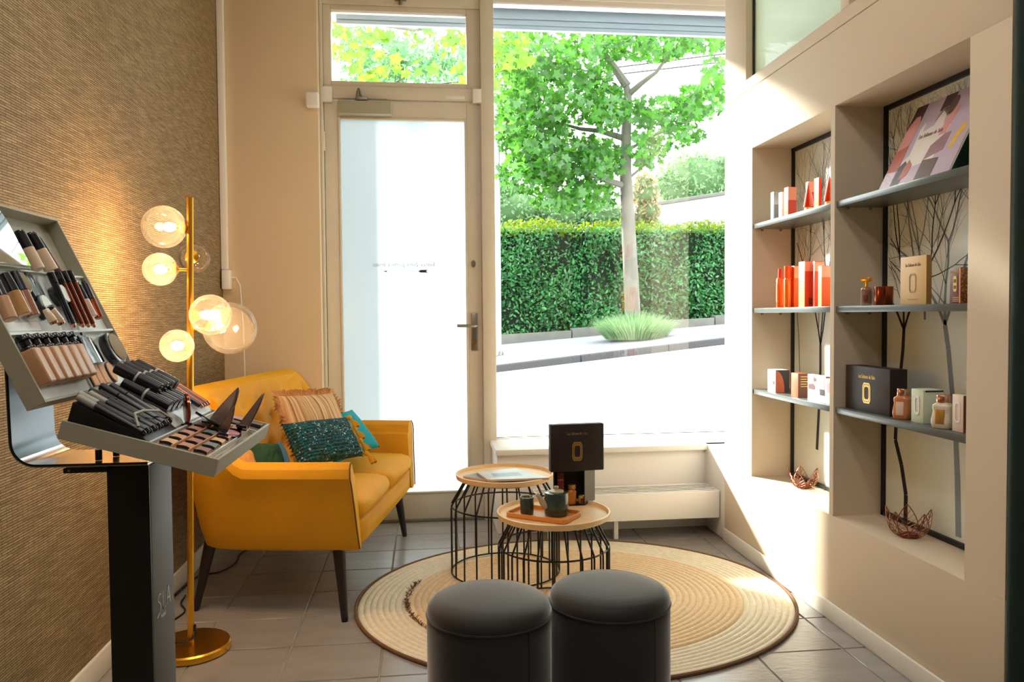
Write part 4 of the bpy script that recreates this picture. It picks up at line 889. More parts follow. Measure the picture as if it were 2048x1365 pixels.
# ================================================================ CONVECTOR UNDER THE WINDOW
rad = thing('convector_heater', 'long low white convector heater with slatted top under the shop window', 'heater', (.95, 3.73, 0))
RX0, RX1, RZ0, RZ1, RY0, RY1 = -.42, .485, .098, .232, -.10, .085
b = B(); b.box((RX0, RY0, RZ0), (RX1, RY0+.012, RZ1)); b.build('front_panel', 'white', rad, bev=.004)
b = B(); b.box((RX0, RY0+.012, RZ0), (RX0+.01, RY1, RZ1)); b.box((RX1-.006, RY0+.012, RZ0), (RX1, RY1, RZ1)); b.box((RX0, RY1-.01, RZ0), (RX1, RY1, RZ1)); b.build('casing', 'white', rad, bev=.002)
b = B(); b.box((RX0+.011, RY0+.0125, RZ0+.01), (RX1-.007, RY0+.0135, RZ1-.004)); b.box((RX0+.011, RY1-.0115, RZ0+.01), (RX1-.007, RY1-.0105, RZ1-.004)); b.build('shade_lining', 'black', rad, smooth=0, kind='stuff')  # black sheets stand for the shade inside the heater casing
B().box((RX0+.01, RY0+.012, RZ0+.05), (RX1-.006, RY1-.01, RZ1-.035)).build('shade_block', 'black', rad, smooth=0)  # solid black block, painted shade seen between the slats
for k in range(5):
    y = RY0+.024+k*.031; B().box((RX0+.01, y, RZ1-.0035), (RX1-.006, y+.013, RZ1-.0005)).build('slat', 'white', rad, bev=.0008, seg=1)
for x in (-.36, -.035): B().box((x, -.06, 0), (x+.022, -.03, RZ0)).build('foot', 'white', rad, bev=.003)

# ================================================================ THINGS ON THE NICHE SHELVES
def shelf_box(name, label, l, m, r, pyt, X0, zs, matf, cat='box', group=None, matside=None, bev=.0012, pyb=None, top=None):
    py = (pyb or (pyt+70)); Yl, Ym = Xp(l, py, X0).y, Xp(m, py, X0).y; X1 = max(Yp(r, py, Ym).x, X0+.012); X1 = min(X1, XB-.016); h = Xp(m, pyt, X0).z-zs
    t = thing(name, label, cat, (X0, Ym, zs+.0004), 0, group); W = Yl-Ym
    b = B(); b.box((0, 0, 0), (X1-X0, W, h)); b.build('carton_body', matf, t, bev=bev)
    if matside: B().box((.0006, -.0007, .0006), (X1-X0-.0006, .0004, h-.0006)).build('side_print', matside, t, smooth=0)
    return t, W, h, X1-X0
def FF(W, fy, z): return frame_m((0, -1, 0), (0, 0, 1), (-.0004, W*fy, z))     # on the face that looks into the room
def FS(D, fx, z): return frame_m((1, 0, 0), (0, 0, 1), (D*fx, -.0009, z))      # on the face that looks towards the stools
def patch(name, m, t, W, y0, y1, z0, z1, off=.0007):
    return B().box((-off, W*y0, z0), (.0003, W*y1, z1)).build(name, m, t, smooth=0)
def patchs(name, m, t, D, x0, x1, z0, z1):
    return B().box((D*x0, -.0013, z0), (D*x1, .0004, z1)).build(name, m, t, smooth=0)
def lines(t, W, rows, m, fy=(.2, .8)):
    b = B()
    for z in rows: b.box((-.0007, W*fy[0], z), (.0002, W*fy[1], z+.0016))
    b.build('printed_lines', m, t, smooth=0)
MT['orange'] = mat('bright_orange_card', rgb(240, 84, 20), .4); MT['redorange'] = mat('red_orange_card', rgb(206, 52, 16), .4); MT['salmon'] = mat('salmon_card', rgb(232, 150, 120), .45); MT['paleorange'] = mat('pale_orange_card', rgb(250, 178, 104), .45)
MT['whitecard'] = mat('white_card', rgb(240, 236, 232), .45); MT['silvercard'] = mat('silver_card', rgb(186, 190, 190), .35, .3); MT['creamcard'] = mat('cream_gold_card', rgb(232, 196, 136), .5); MT['creamshade'] = mat('cream_card_shade', rgb(150, 112, 50), .5)
MT['mintcard'] = mat('pale_mint_card', rgb(214, 222, 196), .5); MT['pinkcard'] = mat('pale_pink_card', rgb(236, 212, 194), .5); MT['plum'] = mat('plum_card', rgb(112, 58, 50), .45); MT['orangeglass'] = mat('orange_translucent_plastic', rgb(226, 104, 20), .2, coat=.4)
def goldpattern(n, L, out):
    p = n.new('ShaderNodeBsdfPrincipled'); tc = n.new('ShaderNodeTexCoord'); v = n.new('ShaderNodeTexVoronoi'); v.inputs['Scale'].default_value = 170; L.new(tc.outputs['Object'], v.inputs['Vector'])
    cr = n.new('ShaderNodeValToRGB'); cr.color_ramp.elements[0].color = rgb(206, 140, 60); cr.color_ramp.elements[1].position = .55; cr.color_ramp.elements[1].color = rgb(96, 48, 26); L.new(v.outputs[0], cr.inputs[0]); L.new(cr.outputs[0], p.inputs['Base Color']); p.inputs['Roughness'].default_value = .4; L.new(p.outputs[0], out.inputs[0])
MT['goldpattern'] = mix_shader('gold_arabesque_card', goldpattern)
SG = 'skincare packs on the {} shelf of the niche nearer the window'
# --- far niche, top shelf
z = 1.490; X0 = 1.468
t, W, h, D = shelf_box('carton', 'silver carton at the window end of the top shelf', 1541, 1547, 1561, 384, X0, z, 'silvercard', group=SG.format('top')); lines(t, W, [h*.2+.012*k for k in range(6)], 'greycol')
patchs('printed_panel', mat('grey_print', rgb(140, 140, 142), .5), t, D, .12, .9, h*.1, h*.55)
t, W, h, D = shelf_box('carton', 'narrow white carton beside the silver one on the top shelf', 1557, 1564, 1569, 384, X0, z, 'whitecard', group=SG.format('top'))
t, W, h, D = shelf_box('carton', 'salmon and red carton third from the window on the top shelf', 1568, 1576, 1593, 374, X0, z, 'salmon', group=SG.format('top'), matside='redorange'); patchs('pale_band', 'salmon', t, D, .02, .98, h*.55, h*.985); lines(t, W, [h*.15+.012*k for k in range(7)], 'redorange')
def tube_pack(label, l, r, pyt, X0, z, mbody, grp, zw=.5):
    py = pyt+60; Y0, Y1 = Xp(l, py, X0).y, Xp(r, py, X0).y; h = Xp((l+r)/2, pyt, X0+.012).z-z; w_ = (Y0-Y1)*.62
    t = thing('tube', label, 'tube', (X0+.02, (Y0+Y1)/2, z+.0004), -.5, grp)
    b = B(); n = 20; vs = []
    for q in range(9):
        f = q/8; zz = .018+(h-.018)*f; a = w_/2*(.92+.12*f); d = .019*(1-f)**.7+.0012
        vs += [(d*math.cos(2*PI*k/n), a*math.sin(2*PI*k/n), zz) for k in range(n)]
    b.add(vs, [(q*n+k, q*n+(k+1) % n, (q+1)*n+(k+1) % n, (q+1)*n+k) for q in range(8) for k in range(n)]+[tuple(range(n))[::-1], tuple(8*n+k for k in range(n))]); b.build('tube_body', mbody, t, smooth=60)
    b = B(); b.lathe([(0, 0), (.016, 0), (.016, .017), (0, .017)], 20, sx=1, sy=w_/2/.018); b.build('cap', 'paleorange', t, smooth=40); return t
MT['glossred'] = mat('glossy_red_orange_tube', rgb(214, 50, 10), .18, coat=.6)
tube_pack('glossy red tube standing on its cap, fourth on the top shelf', 1598, 1617, 367, X0, z, 'glossred', SG.format('top'))
t, W, h, D = shelf_box('carton', 'red carton right after the first glossy tube on the top shelf', 1611, 1617.5, 1628, 363, X0+.02, z, 'salmon', group=SG.format('top'), matside='redorange'); patchs('pale_band', 'salmon', t, D, .02, .98, h*.65, h*.985)
t, W, h, D = shelf_box('carton', 'tall pale orange carton between the two glossy tubes on the top shelf', 1628, 1637, 1642, 355, X0+.004, z, 'paleorange', group=SG.format('top'), matside='redorange'); lines(t, W, [h*.2+.014*k for k in range(6)], 'orange')
tube_pack('second glossy red tube, near the divider on the top shelf', 1640, 1657, 355, X0, z, 'glossred', SG.format('top'))
t, W, h, D = shelf_box('carton', 'dark red carton at the divider end of the top shelf', 1656, 1662, 1672, 356, X0+.02, z, 'paleorange', group=SG.format('top'), matside='darkred')
# --- far niche, middle shelf
z = 1.122; X0 = 1.47
def bottle(name, label, l, r, pyt, X0, z, prof, mbody, mcap, split, cat='bottle', grp=None, n=24):
    py = 612; Yc = Xp((l+r)/2, py, X0).y; R = abs(Yp(r, py, Yc).x-Yp(l, py, Yc).x)/2; h = Yp((l+r)/2, pyt, Yc).z-z
    t = thing(name, label, cat, (Xp((l+r)/2, py, X0).x, Yc, z+.0004), 0, grp)
    b = B(); b.lathe([(R*a, h*c_) for a, c_ in prof[:split+1]], n); b.build('body', mbody, t, smooth=45)
    b = B(); b.lathe([(R*a, h*c_) for a, c_ in prof[split:]], n); b.build('cap', mcap, t, smooth=45); return t, R, h
g2 = SG.format('middle')
t, R, h = bottle('spray_bottle', 'slim orange spray bottle at the window end of the middle shelf', 1553, 1567, 537, X0, z, [(0, 0), (.95, 0), (1, .02), (1, .72), (.8, .75), (.62, .76), (.5, .98), (0, 1)], 'orangeglass', 'redorange', 4, grp=g2)
B().box((-R*1.02, -.003, h*.15), (-R*.9, .003, h*.6)).build('printed_strip', 'salmon', t, smooth=0)
t, R, h = bottle('lotion_bottle', 'orange lotion bottle with broad cap, second on the middle shelf', 1568, 1582, 532, X0, z, [(0, 0), (.95, 0), (1, .02), (1, .66), (.85, .69), (.8, .7), (.92, .72), (.92, .99), (0, 1)], 'orangeglass', 'orange', 5, grp=g2)
t, W, h, D = shelf_box('carton', 'orange carton third on the middle shelf behind the lotion bottle', 1580, 1588, 1600, 532, X0+.015, z, 'orange', group=g2); patchs('pale_band', 'salmon', t, D, .02, .98, h*.7, h*.985)
t, W, h, D = shelf_box('carton', 'tallest orange carton with a pale front on the middle shelf', 1597, 1609, 1627, 523, X0, z, 'paleorange', group=g2, matside='redorange'); patchs('pale_band', 'salmon', t, D, .02, .98, h*.78, h*.985); lines(t, W, [h*.12+.013*k for k in range(9)], 'orange'); patchs('printed_block', 'darkred', t, D, .45, .9, h*.05, h*.2)
t, W, h, D = shelf_box('carton', 'tall red carton behind the tallest one on the middle shelf', 1625, 1629, 1647, 523, X0+.02, z, 'redorange', group=g2, matside='redorange'); patchs('pale_band', 'salmon', t, D, .02, .98, h*.78, h*.985)
t, W, h, D = shelf_box('carton', 'bright orange carton at the divider end of the middle shelf', 1636, 1643, 1662, 532, X0-.005, z, 'paleorange', group=g2, matside='orange'); patchs('pale_band', 'salmon', t, D, .02, .98, h*.72, h*.985); lines(t, W, [h*.12+.013*k for k in range(7)], 'orange')
# --- far niche, lowest shelf
z = .765; X0 = 1.465; g3 = SG.format('lowest'); MT['facepink'] = mat('pink_photo_print', rgb(206, 150, 150), .5, noise=(40, .25)); MT['facedark'] = mat('dark_photo_print', rgb(92, 56, 58), .5); MT['brownside'] = mat('brown_card', rgb(96, 46, 24), .45); MT['terracotta'] = mat('terracotta_card', rgb(196, 92, 46), .45); MT['nearblack'] = mat('near_black_card', rgb(28, 12, 14), .5)
t, W, h, D = shelf_box('carton', 'white fronted carton with a terracotta curve at the window end of the lowest shelf', 1535, 1551, 1579, 741, X0, z, 'whitecard', group=g3, matside='nearblack', pyb=786)
b = B(); b.T = Matrix(((1, 0, 0, 0), (0, 0, -1, -.0012), (0, 1, 0, 0), (0, 0, 0, 1))); b.prism([(.001, .001)]+[(D*.62*math.sin(a), (h-.002)*math.cos(a)**.8) for a in [PI/2*(1-k/10) for k in range(11)]][0:], -.0002, .0003); b.build('printed_curve', 'terracotta', t, smooth=0)
patch('printed_photo', 'facepink', t, W, .3, .85, h*.45, h*.8); patch('printed_square', 'facedark', t, W, .1, .3, h*.35, h*.5)
t, W, h, D = shelf_box('carton', 'terracotta carton with brown side, second on the lowest shelf', 1582, 1596, 1617, 748, X0, z, 'terracotta', group=g3, matside='brownside', pyb=795)
b = B(); 
for k in range(5): b.box((D*.25, -.0014, h*(.85-.1*k)), (D*(.9-.1*(k % 2)), .0003, h*(.85-.1*k)+.0022))
b.build('printed_lines', 'gold', t, smooth=0)
t, W, h, D = shelf_box('carton', 'white carton with a pink face photo on the lowest shelf', 1615, 1651, 1662, 754, X0, z, 'whitecard', group=g3, matside='darkred', pyb=805)
patch('printed_photo', 'facepink', t, W, .06, .94, h*.42, h*.95); b = B(); b.T = Matrix(((0, 0, 1, -.0012), (1, 0, 0, 0), (0, 1, 0, 0), (0, 0, 0, 1)))
b.prism([(W*.93, h*.45), (W*.6, h*.44), (W*.55, h*.55), (W*.66, h*.66), (W*.93, h*.62)], -.0002, .0003); b.prism([(W*.62, h*.74), (W*.5, h*.78), (W*.5, h*.86), (W*.6, h*.92), (W*.66, h*.82)], -.0002, .0003); b.build('printed_shadow', 'facedark', t, smooth=0)
patch('printed_square', 'nearblack', t, W, .05, .3, h*.28, h*.5, .0014); lines(t, W, [h*.1+.006*k for k in range(4)], 'silvercard', (.35, .9))
t, W, h, D = shelf_box('carton', 'small white carton at the divider end of the lowest shelf', 1651, 1662, 1669, 759, X0, z, 'whitecard', group=g3, pyb=812); patch('printed_photo', 'facepink', t, W, .25, .75, h*.45, h*.85)

# --- near niche, top shelf: leaning picture card
z = 1.490; g4 = 'gifts on the shelves of the niche nearer the curtain'
p_bl, p_br = Zp(1757, 384, z), Zp(1893, 347, z); X0 = 1.466
bl, br_ = Xp(1757, 384, X0), Xp(1897, 346, X0); bl.z = br_.z = z+.001
lean = .135; tl_z = Xp(1801, 232, X0+lean).z; up = V((lean, 0, tl_z-z)); 
cd = thing('picture_card', 'large pink and purple collage picture card leaning at the back of the top shelf', 'picture', M=frame_m((0, -1, 0), up, bl)); cw = bl.y-Xp(1897, 346, X0).y; ch = up.length
cw = max(cw, .27)
B().box((0, 0, -.004), (cw, ch, 0)).build('card', 'whitecard', cd, smooth=0)
def cp_(m, pts, k=0): 
    b = B(); b.prism([(x*cw, y*ch) for x, y in pts], .0002+.0003*k, .0005+.0003*k); return b.build('printed_patch', m, cd, smooth=0)
MT['c_pink'] = mat('rose_print', rgb(214, 150, 146), .35, noise=(14, .15)); MT['c_rust'] = mat('rust_print', rgb(176, 96, 80), .35, noise=(25, .3)); MT['c_plum'] = mat('dark_plum_print', rgb(70, 44, 52), .35, noise=(40, .35)); MT['c_lilac'] = mat('lilac_print', rgb(188, 170, 190), .35, noise=(12, .08)); MT['c_ivory'] = mat('ivory_print', rgb(222, 214, 206), .35, noise=(16, .08)); MT['c_mauve'] = mat('mauve_print', rgb(150, 116, 124), .35, noise=(30, .2)); MT['c_yellow'] = mat('yellow_flower_print', rgb(222, 178, 70), .35, noise=(60, .2)); MT['c_brown'] = mat('brown_print', rgb(96, 74, 68), .35, noise=(30, .3)); MT['c_mosaic'] = mat('silver_mosaic_print', rgb(206, 190, 204), .35, noise=(120, .5))
cp_('c_lilac', [(0, 0), (1, 0), (1, 1), (0, 1)])
cp_('c_plum', [(0, .72), (.17, .72), (.17, 1), (0, 1)], 1); cp_('c_pink', [(0, .36), (.17, .36), (.17, .78), (.13, .86), (.07, .86), (.02, .78), (0, .68)], 2); cp_('c_rust', [(0, .2), (.17, .2), (.17, .50), (0, .46)], 3); cp_('c_mosaic', [(0, 0), (.17, 0), (.17, .18), (0, .22)], 3)
cp_('c_ivory', [(.18, .3), (.26, .36), (.24, .66), (.28, .74), (.30, .62), (.44, .66), (.46, .78), (.5, .82), (.55, .78), (.57, .64), (.7, .6), (.66, .22), (.4, .2), (.2, .22)], 1)
cp_('c_plum', [(.42, .82), (.58, .82), (.58, 1), (.42, 1)], 1); cp_('c_mauve', [(.42, .70), (.46, .84), (.56, .84), (.58, .72), (.52, .86)], 2)
cp_('c_brown', [(.60+.055*math.cos(a*.5), .84+.11*math.sin(a*.5)) for a in range(13)], 2); cp_('c_pink', [(.58, .5), (.68, .5), (.7, .8), (.66, .84), (.6, .74)], 2)
cp_('c_plum', [(.18, 0), (.30, 0), (.30, .24), (.24, .30), (.18, .24)], 2); cp_('c_rust', [(.26, .06), (.36, .1), (.38, .22), (.3, .3), (.27, .2)], 3)
cp_('c_mauve', [(.52, .24), (.76, .3), (.76, .5), (.68, .5), (.54, .4)], 2); cp_('c_brown', [(.52, 0), (.75, 0), (.75, .22), (.52, .24)], 2)
cp_('c_lilac', [(.77, 0), (1, 0), (1, 1), (.77, 1)], 3); cp_('c_yellow', [(.82, .3), (.88, .28), (.9, .4), (.94, .46), (.93, .56), (.88, .54), (.84, .44)], 4)
text('Les Sultanes de Saba', .022, 'c_mauve', cd, Matrix.Translation((cw*.45, ch*.56, .0016)), sx=.62)
MT['greencard'] = mat('dark_green_card', rgb(38, 104, 82), .4)
t, W, h, D = shelf_box('backing_card', 'dark green card standing behind the collage picture on the top shelf', 1870, 1948, 1951, 205, 1.585, z, 'greencard', cat='picture', pyb=300)
# --- near niche, middle shelf
z = 1.122; X0 = 1.48
pc = Xp(1733, 612, X0); t = thing('perfume_bottle', 'clear faceted perfume bottle with gold stopper on the middle shelf', 'bottle', (pc.x, pc.y, z+.0004), .55, g4)
MT['clearperf'] = mat('clear_perfume_glass', rgb(235, 226, 214), .05, trans=.85); MT['amberjuice'] = mat('amber_perfume', rgb(186, 92, 24), .1, coat=.5)
hB = Yp(1733, 575, pc.y).z-z; rB = 10.5/F*pc.y
b = B(); b.lathe([(0, 0), (rB*1.1, 0), (rB*1.18, .003), (rB*1.2, hB-.008), (rB*.9, hB-.001), (0, hB)], 8); b.build('glass_body', 'clearperf', t, bev=.001, smooth=20)
b = B(); b.lathe([(0, .006), (rB*.72, .006), (rB*.75, hB*.8), (rB*.4, hB*.88), (0, hB*.88)], 8); b.build('perfume', 'amberjuice', t, smooth=20)
b = B(); b.box((-.0035, -.007, hB*.25), (.0035, .007, hB*.6)); lb = b.build('front_label', 'plum', t, bev=.001); lb.location = (-rB*1.02, -rB*.3, 0)
b = B(); tz = Yp(1733, 556, pc.y).z-z; tq = Yp(1733, 563.5, pc.y).z-z; b.tube([(0, 0, hB), (0, 0, tq)], .005, 12); b.build('neck', 'brass', t)
b = B(); b.box((-.010, -.0155, tq-.001), (.010, .0155, tz)); b.build('stopper', 'brass', t, bev=.002)
MT['copperglass'] = mat('copper_lustre_glass', rgb(150, 70, 40), .18, .8)
t, R, h = bottle('candle_tumbler', 'dark copper glass candle tumbler beside the perfume bottle', 1750, 1784, 574, X0+.02, z, [(0, 0), (.92, 0), (.97, .03), (1, .98), (.99, 1), (.93, 1), (.92, .2), (0, .2)], 'copperglass', 'copperglass', 6, 'candle', g4)
t, W, h, D = shelf_box('gift_box', 'tall cream gift box with printed frame on the middle shelf', 1800, 1852, 1863, 510, X0, z, 'creamcard', group=g4, matside='creamshade', pyb=608)  # darker side card, the shade on that face put into its colour
MT['taupeink'] = mat('taupe_print', rgb(150, 122, 82), .5); text('Les Sultanes de Saba', .015, 'taupeink', t, FF(W, .5, h*.82), sx=.6)
M = FF(W, .5, h*.44); b = B(M); q = badge(W*.30, h*.42); b.ring(q, [(x*.88, y*.93) for x, y in q], 0, .0004); q = badge(W*.24, h*.36); b.ring(q, [(x*.92, y*.96) for x, y in q], 0, .0004); b.build('printed_frame', 'taupeink', t, smooth=0); lines(t, W, [h*.1], 'taupeink', (.3, .7))
t, W, h, D = shelf_box('gift_box', 'plum box with gold arabesque side at the curtain end of the middle shelf', 1899, 1921, 1950, 535, X0, z, 'plum', group=g4, matside='goldpattern', pyb=606)
M = FF(W, .5, h*.55); b = B(M); b.prism(badge(W*.36, h*.46), 0, .0005); b.build('gold_emblem', 'gold', t, smooth=0); b = B(M); b.box((-.005, .003, .0004), (.005, h*.13, .0009)); b.box((-.005, -h*.14, .0004), (.005, -h*.05, .0009)); b.build('emblem_detail', 'plum', t, smooth=0); lines(t, W, [.006, .011, .016], 'gold', (.15, .7)); patch('pale_stripe', 'salmon', t, W, .02, .12, 0.001, h-.001)
text('Les Sultanes de Saba', .010, 'gold', t, FF(W, .5, h*.88), sx=.6)
# --- near niche, lowest shelf
z = .765
xx = Zp(1779, 832, z).x; t, W, h, D = shelf_box('gift_box', 'large dark brown gift box with gold emblem on the lowest shelf', 1691, 1779, 1814, 740, 1.475, z, 'cocoa2', group=g4, matside='cocoa', pyb=825)
text('Les Sultanes de Saba', .019, 'gold', t, FF(W, .5, h*.78), sx=.62); emblem(.050, .074, 'gold', t, FF(W, .5, h*.42))
def jar(label, l, r, pyt, pyb, X0, mbody, mcap, seed):
    Yc = Xp((l+r)/2, pyb, X0).y; R = abs(Yp(r, pyb, Yc).x-Yp(l, pyb, Yc).x)/2*.93; h = Yp((l+r)/2, pyt, Yc).z-z; c = Xp((l+r)/2, pyb-6, X0)
    t = thing('scrub_jar', label, 'jar', (c.x, Yc, z+.0004), .62, g4)
    def sqr(r_, zz, n=32):
        o_ = []
        for k in range(n):
            a = 2*PI*k/n; s = 1/(abs(math.cos(a))**5+abs(math.sin(a))**5)**.2; o_.append((r_*s*math.cos(a), r_*s*math.sin(a), zz))
        return o_
    b = B(); pr = [(.80, 0), (.86, .02), (.95, .16), (.95, .26), (.86, .42), (.80, .52), (.86, .64), (.84, .70), (.6, .76), (.5, .80)]; n = 32; vs = []
    for a, f in pr: vs += sqr(R*a, h*f)
    b.add(vs, [(q*n+k, q*n+(k+1) % n, (q+1)*n+(k+1) % n, (q+1)*n+k) for q in range(len(pr)-1) for k in range(n)]+[tuple(range(n))[::-1], tuple((len(pr)-1)*n+k for k in range(n))]); b.build('body', mbody, t, smooth=50)
    b = B(); b.lathe([(0, h*.78), (R*.62, h*.78), (R*.64, h*.80), (R*.64, h*.98), (R*.6, h), (0, h)], 28); b.build('cap', mcap, t, smooth=35)
    b = B(); b.box((-R*.965, -R*.42, h*.14), (-R*.8, R*.42, h*.58)); b.build('label', 'goldlabel' if seed else 'pinkcard', t, bev=.001); return t
MT['scrub'] = mat('terracotta_scrub_jar', rgb(206, 128, 78), .25, coat=.5); MT['milk'] = mat('ivory_cream_jar', rgb(228, 216, 196), .25, coat=.5); MT['coppercap'] = mat('rose_metal_cap', rgb(206, 150, 130), .2, .9)
jar('terracotta coloured waisted jar with metal cap on the lowest shelf', 1788, 1823, 778, 838, 1.49, 'scrub', 'coppercap', 0)
t, W, h, D = shelf_box('carton', 'pale mint carton with oval relief between the two jars', 1822, 1846, 1887, 781, 1.478, z, 'mintcard', group=g4, pyb=850)
M = FF(W, .5, h*.52); b = B(M); q = badge(.026, .062); b.ring(q, [(x*.62, y*.72) for x, y in q], 0, .0012); b.build('oval_relief', 'whitecard', t, bev=.0003); B().box((D*.1, -.0014, h-.006), (D*.97, .0004, h-.002)).build('lid_gap', 'nearblack', t, smooth=0)
jar('ivory waisted jar with copper cap on the lowest shelf', 1866, 1906, 791, 856, 1.483, 'milk', 'coppercap', 1)
t, W, h, D = shelf_box('carton', 'pale pink carton at the curtain end of the lowest shelf', 1904, 1926, 1940, 792, 1.472, z, 'pinkcard', group=g4, matside='plum', pyb=866)
M = FF(W, .5, h*.52); b = B(M); q = badge(.024, .064); b.ring(q, [(x*.7, y*.8) for x, y in q], 0, .0010); b.build('oval_relief', 'whitecard', t, bev=.0003)
# --- copper leaf bowls on the niche floors
def leaf_bowl(label, px, py, R, seed):
    c = Zp(px, py, ZB); c.x = min(c.x, XB-.03-R*.55)
    t = thing('leaf_bowl', label, 'bowl', (c.x, c.y, ZB+.0005), seed, 'copper wire leaf bowls')
    b = B(); b.lathe([(0, 0), (R*.30, 0), (R*.34, .003), (R*.34, .009), (R*.32, .009), (R*.31, .004), (0, .003)], 24); b.build('candle_dish', 'copper', t, smooth=40)
    b = B(); b.lathe([(0, .0035), (R*.29, .0035), (R*.29, .011), (R*.1, .010), (0, .010)], 20); b.build('red_candle', mat('red_wax_%d' % seed, rgb(130, 22, 36), .4), t, smooth=40)
    for k in range(5):
        a = 2*PI*k/5+.3; T = Matrix.Rotation(a, 4, 'Z')
        def lp(s, w_):      # s along the leaf, w across
            r = R*(.34+.66*s-.18*s*s); zz = R*(.02+.25*s+.78*s**1.8); wd = R*.36*math.sin(PI*min(1, s**.8*.97+.03))**.8*w_
            return V((r, wd, zz+abs(w_)*R*.07*math.sin(PI*s)))
        b = B(T); n = 14
        loop = [lp(i_/n, 1) for i_ in range(n+1)]+[lp(i_/n, -1) for i_ in range(n-1, 0, -1)]
        b.tube(loop, .0016, 5, closed=True); b.tube([lp(i_/n, 0) for i_ in range(n+1)], .0013, 5)
        for s in (.18, .32, .46, .60, .74):
            for sg in (-1, 1): b.tube([lp(s, 0), lp(min(1, s+.14), sg*.97)], .0010, 4)
        b.build('wire_leaf', 'copper', t)
    return t
leaf_bowl('copper wire leaf bowl with red candle in the niche nearer the window', 1607, 976, .075, 1)
leaf_bowl('copper wire leaf bowl with red candle in the niche nearer the curtain', 1817, 1074, .085, 2)

# ================================================================ CURTAIN
cu = thing('curtain', 'dark green velvet curtain hanging at the edge of the partition wall', 'curtain', (1.434, 1.40, 0))
def cf(u, v):
    y = .362-.78*u; z = .015+2.57*v; x = .024*math.sin(u*44+2.2+.3*math.sin(v*5))*(.7+.3*(1-v))+.008*math.sin(u*17+v*3)
    return (x, y, z)
b = B(); b.grid(cf, 90, 14); o = b.build('drape', 'fabric_dark', cu, smooth=180); q = o.modifiers.new('thickness', 'SOLIDIFY'); q.thickness = .004
B().tube([(0, -.5, 2.59), (0, .355, 2.59)], .012, 12).build('rail', 'black', cu)

# ================================================================ MAKE-UP TESTER STAND
SX, SY = -.408, 1.1675
stand = thing('tester_stand', 'black make-up tester stand with grey trays on a square column before the taupe wall', 'stand', (SX, SY, 0))
def loc(x, y, z): return (x-SX, y-SY, z)
OP, SV, NV, BV = V((-.458, 1.0, .998)), V((-.4248, 0, .9053)), V((.9053, 0, .4248)), V((0, 1, 0))
OT, AV, TN = V((-.44, 1.0, .976)), V((.9595, 0, -.2816)), V((.2816, 0, .9595))
PM = Matrix(((0, SV.x, NV.x, OP.x), (1, 0, 0, OP.y), (0, SV.z, NV.z, OP.z), (0, 0, 0, 1)))
TM = Matrix(((AV.x, 0, TN.x, OT.x), (0, 1, 0, OT.y), (AV.z, 0, TN.z, OT.z), (0, 0, 0, 1)))
SI = Matrix.Translation((-SX, -SY, 0)); PW, PS, TL_ = .325, .290, .192
b = B(); b.box(loc(-.434, 1.123, .012), loc(-.380, 1.215, .895)); col = b.build('column', 'greycol', stand, bev=.0015)
b = B(); b.box(loc(-.436, 1.119, .012), loc(-.3805, 1.1235, .897)); b.build('column_front', 'black', stand, bev=.001)
b = B(); b.box(loc(-.56, 1.03, 0), loc(-.27, 1.31, .012)); b.build('foot_plate', 'black', stand, bev=.003)
MT['printwhite'] = mat('white_print', rgb(236, 236, 236), .5)
lz = Yp(320, 1200, 1.165).z; lm_ = frame_m((0, 1, 0), (0, 0, 1), loc(-.3797, 1.166, lz))
b = B(lm_)
def strokes(b, pts, wd=.0011):
    for p, q in zip(pts[:-1], pts[1:]):
        d = V((q[0]-p[0], q[1]-p[1])); 
        if d.length < 1e-6: continue
        nn = V((-d.y, d.x)).normalized()*wd; e = d.normalized()*wd*.6
        b.add([(p[0]-e.x+nn.x, p[1]-e.y+nn.y, .0004), (q[0]+e.x+nn.x, q[1]+e.y+nn.y, .0004), (q[0]+e.x-nn.x, q[1]+e.y-nn.y, .0004), (p[0]-e.x-nn.x, p[1]-e.y-nn.y, .0004)], [(0, 1, 2, 3)])
arc = lambda cx, cy, r, a0, a1, k=8: [(cx+r*math.cos(math.radians(a0+(a1-a0)*i_/k)), cy+r*math.sin(math.radians(a0+(a1-a0)*i_/k))) for i_ in range(k+1)]
S_ = [(-.013, .0125), (-.019, .0135), (-.0245, .010), (-.0235, .005), (-.0155, -.001), (-.0135, -.007), (-.0175, -.012), (-.0285, -.017)]
strokes(b, S_, .0009); strokes(b, [(-.004, .013), (-.004, -.009)]+arc(.0, -.009, .004, 180, 270)+[(.006, -.013)]+arc(.008, -.007, .006, 270, 350, 4)+[(.0205, .015), (.028, -.013)], .0009); strokes(b, [(.0155, -.004), (.025, -.004)], .0009)
b.build('logo', 'printwhite', col, smooth=0)
text('PARIS', .0085, 'printwhite', col, frame_m((0, 1, 0), (0, 0, 1), loc(-.3796, 1.163, lz-.022)))
b = B(); pts = [(-.554, 1.15), (-.549, .935)]+[(-.549+.032*(1-math.cos(a)), .935-.032*math.sin(a)) for a in [PI/2*k/8 for k in range(1, 9)]]+[(-.375, .9025)]
vs = []; 
for i_, (x, zz) in enumerate(pts):
    for y in (1.10, 1.225):
        for o_ in (0, 1):
            j = min(max(i_, 0), len(pts)-1); p0 = V(pts[max(j-1, 0)]); p1 = V(pts[min(j+1, len(pts)-1)]); d = (p1-p0).normalized(); nn = V((-d.y, d.x))*(.003 if o_ else 0); vs.append(loc(x-nn.x, y, zz-nn.y))
fs = []
for i_ in range(len(pts)-1):
    a = 4*i_; c = a+4
    fs += [(a, a+2, c+2, c), (a+1, c+1, c+3, a+3), (a, c, c+1, a+1), (a+2, a+3, c+3, c+2)]
fs += [(0, 1, 3, 2), (4*len(pts)-4, 4*len(pts)-2, 4*len(pts)-1, 4*len(pts)-3)]
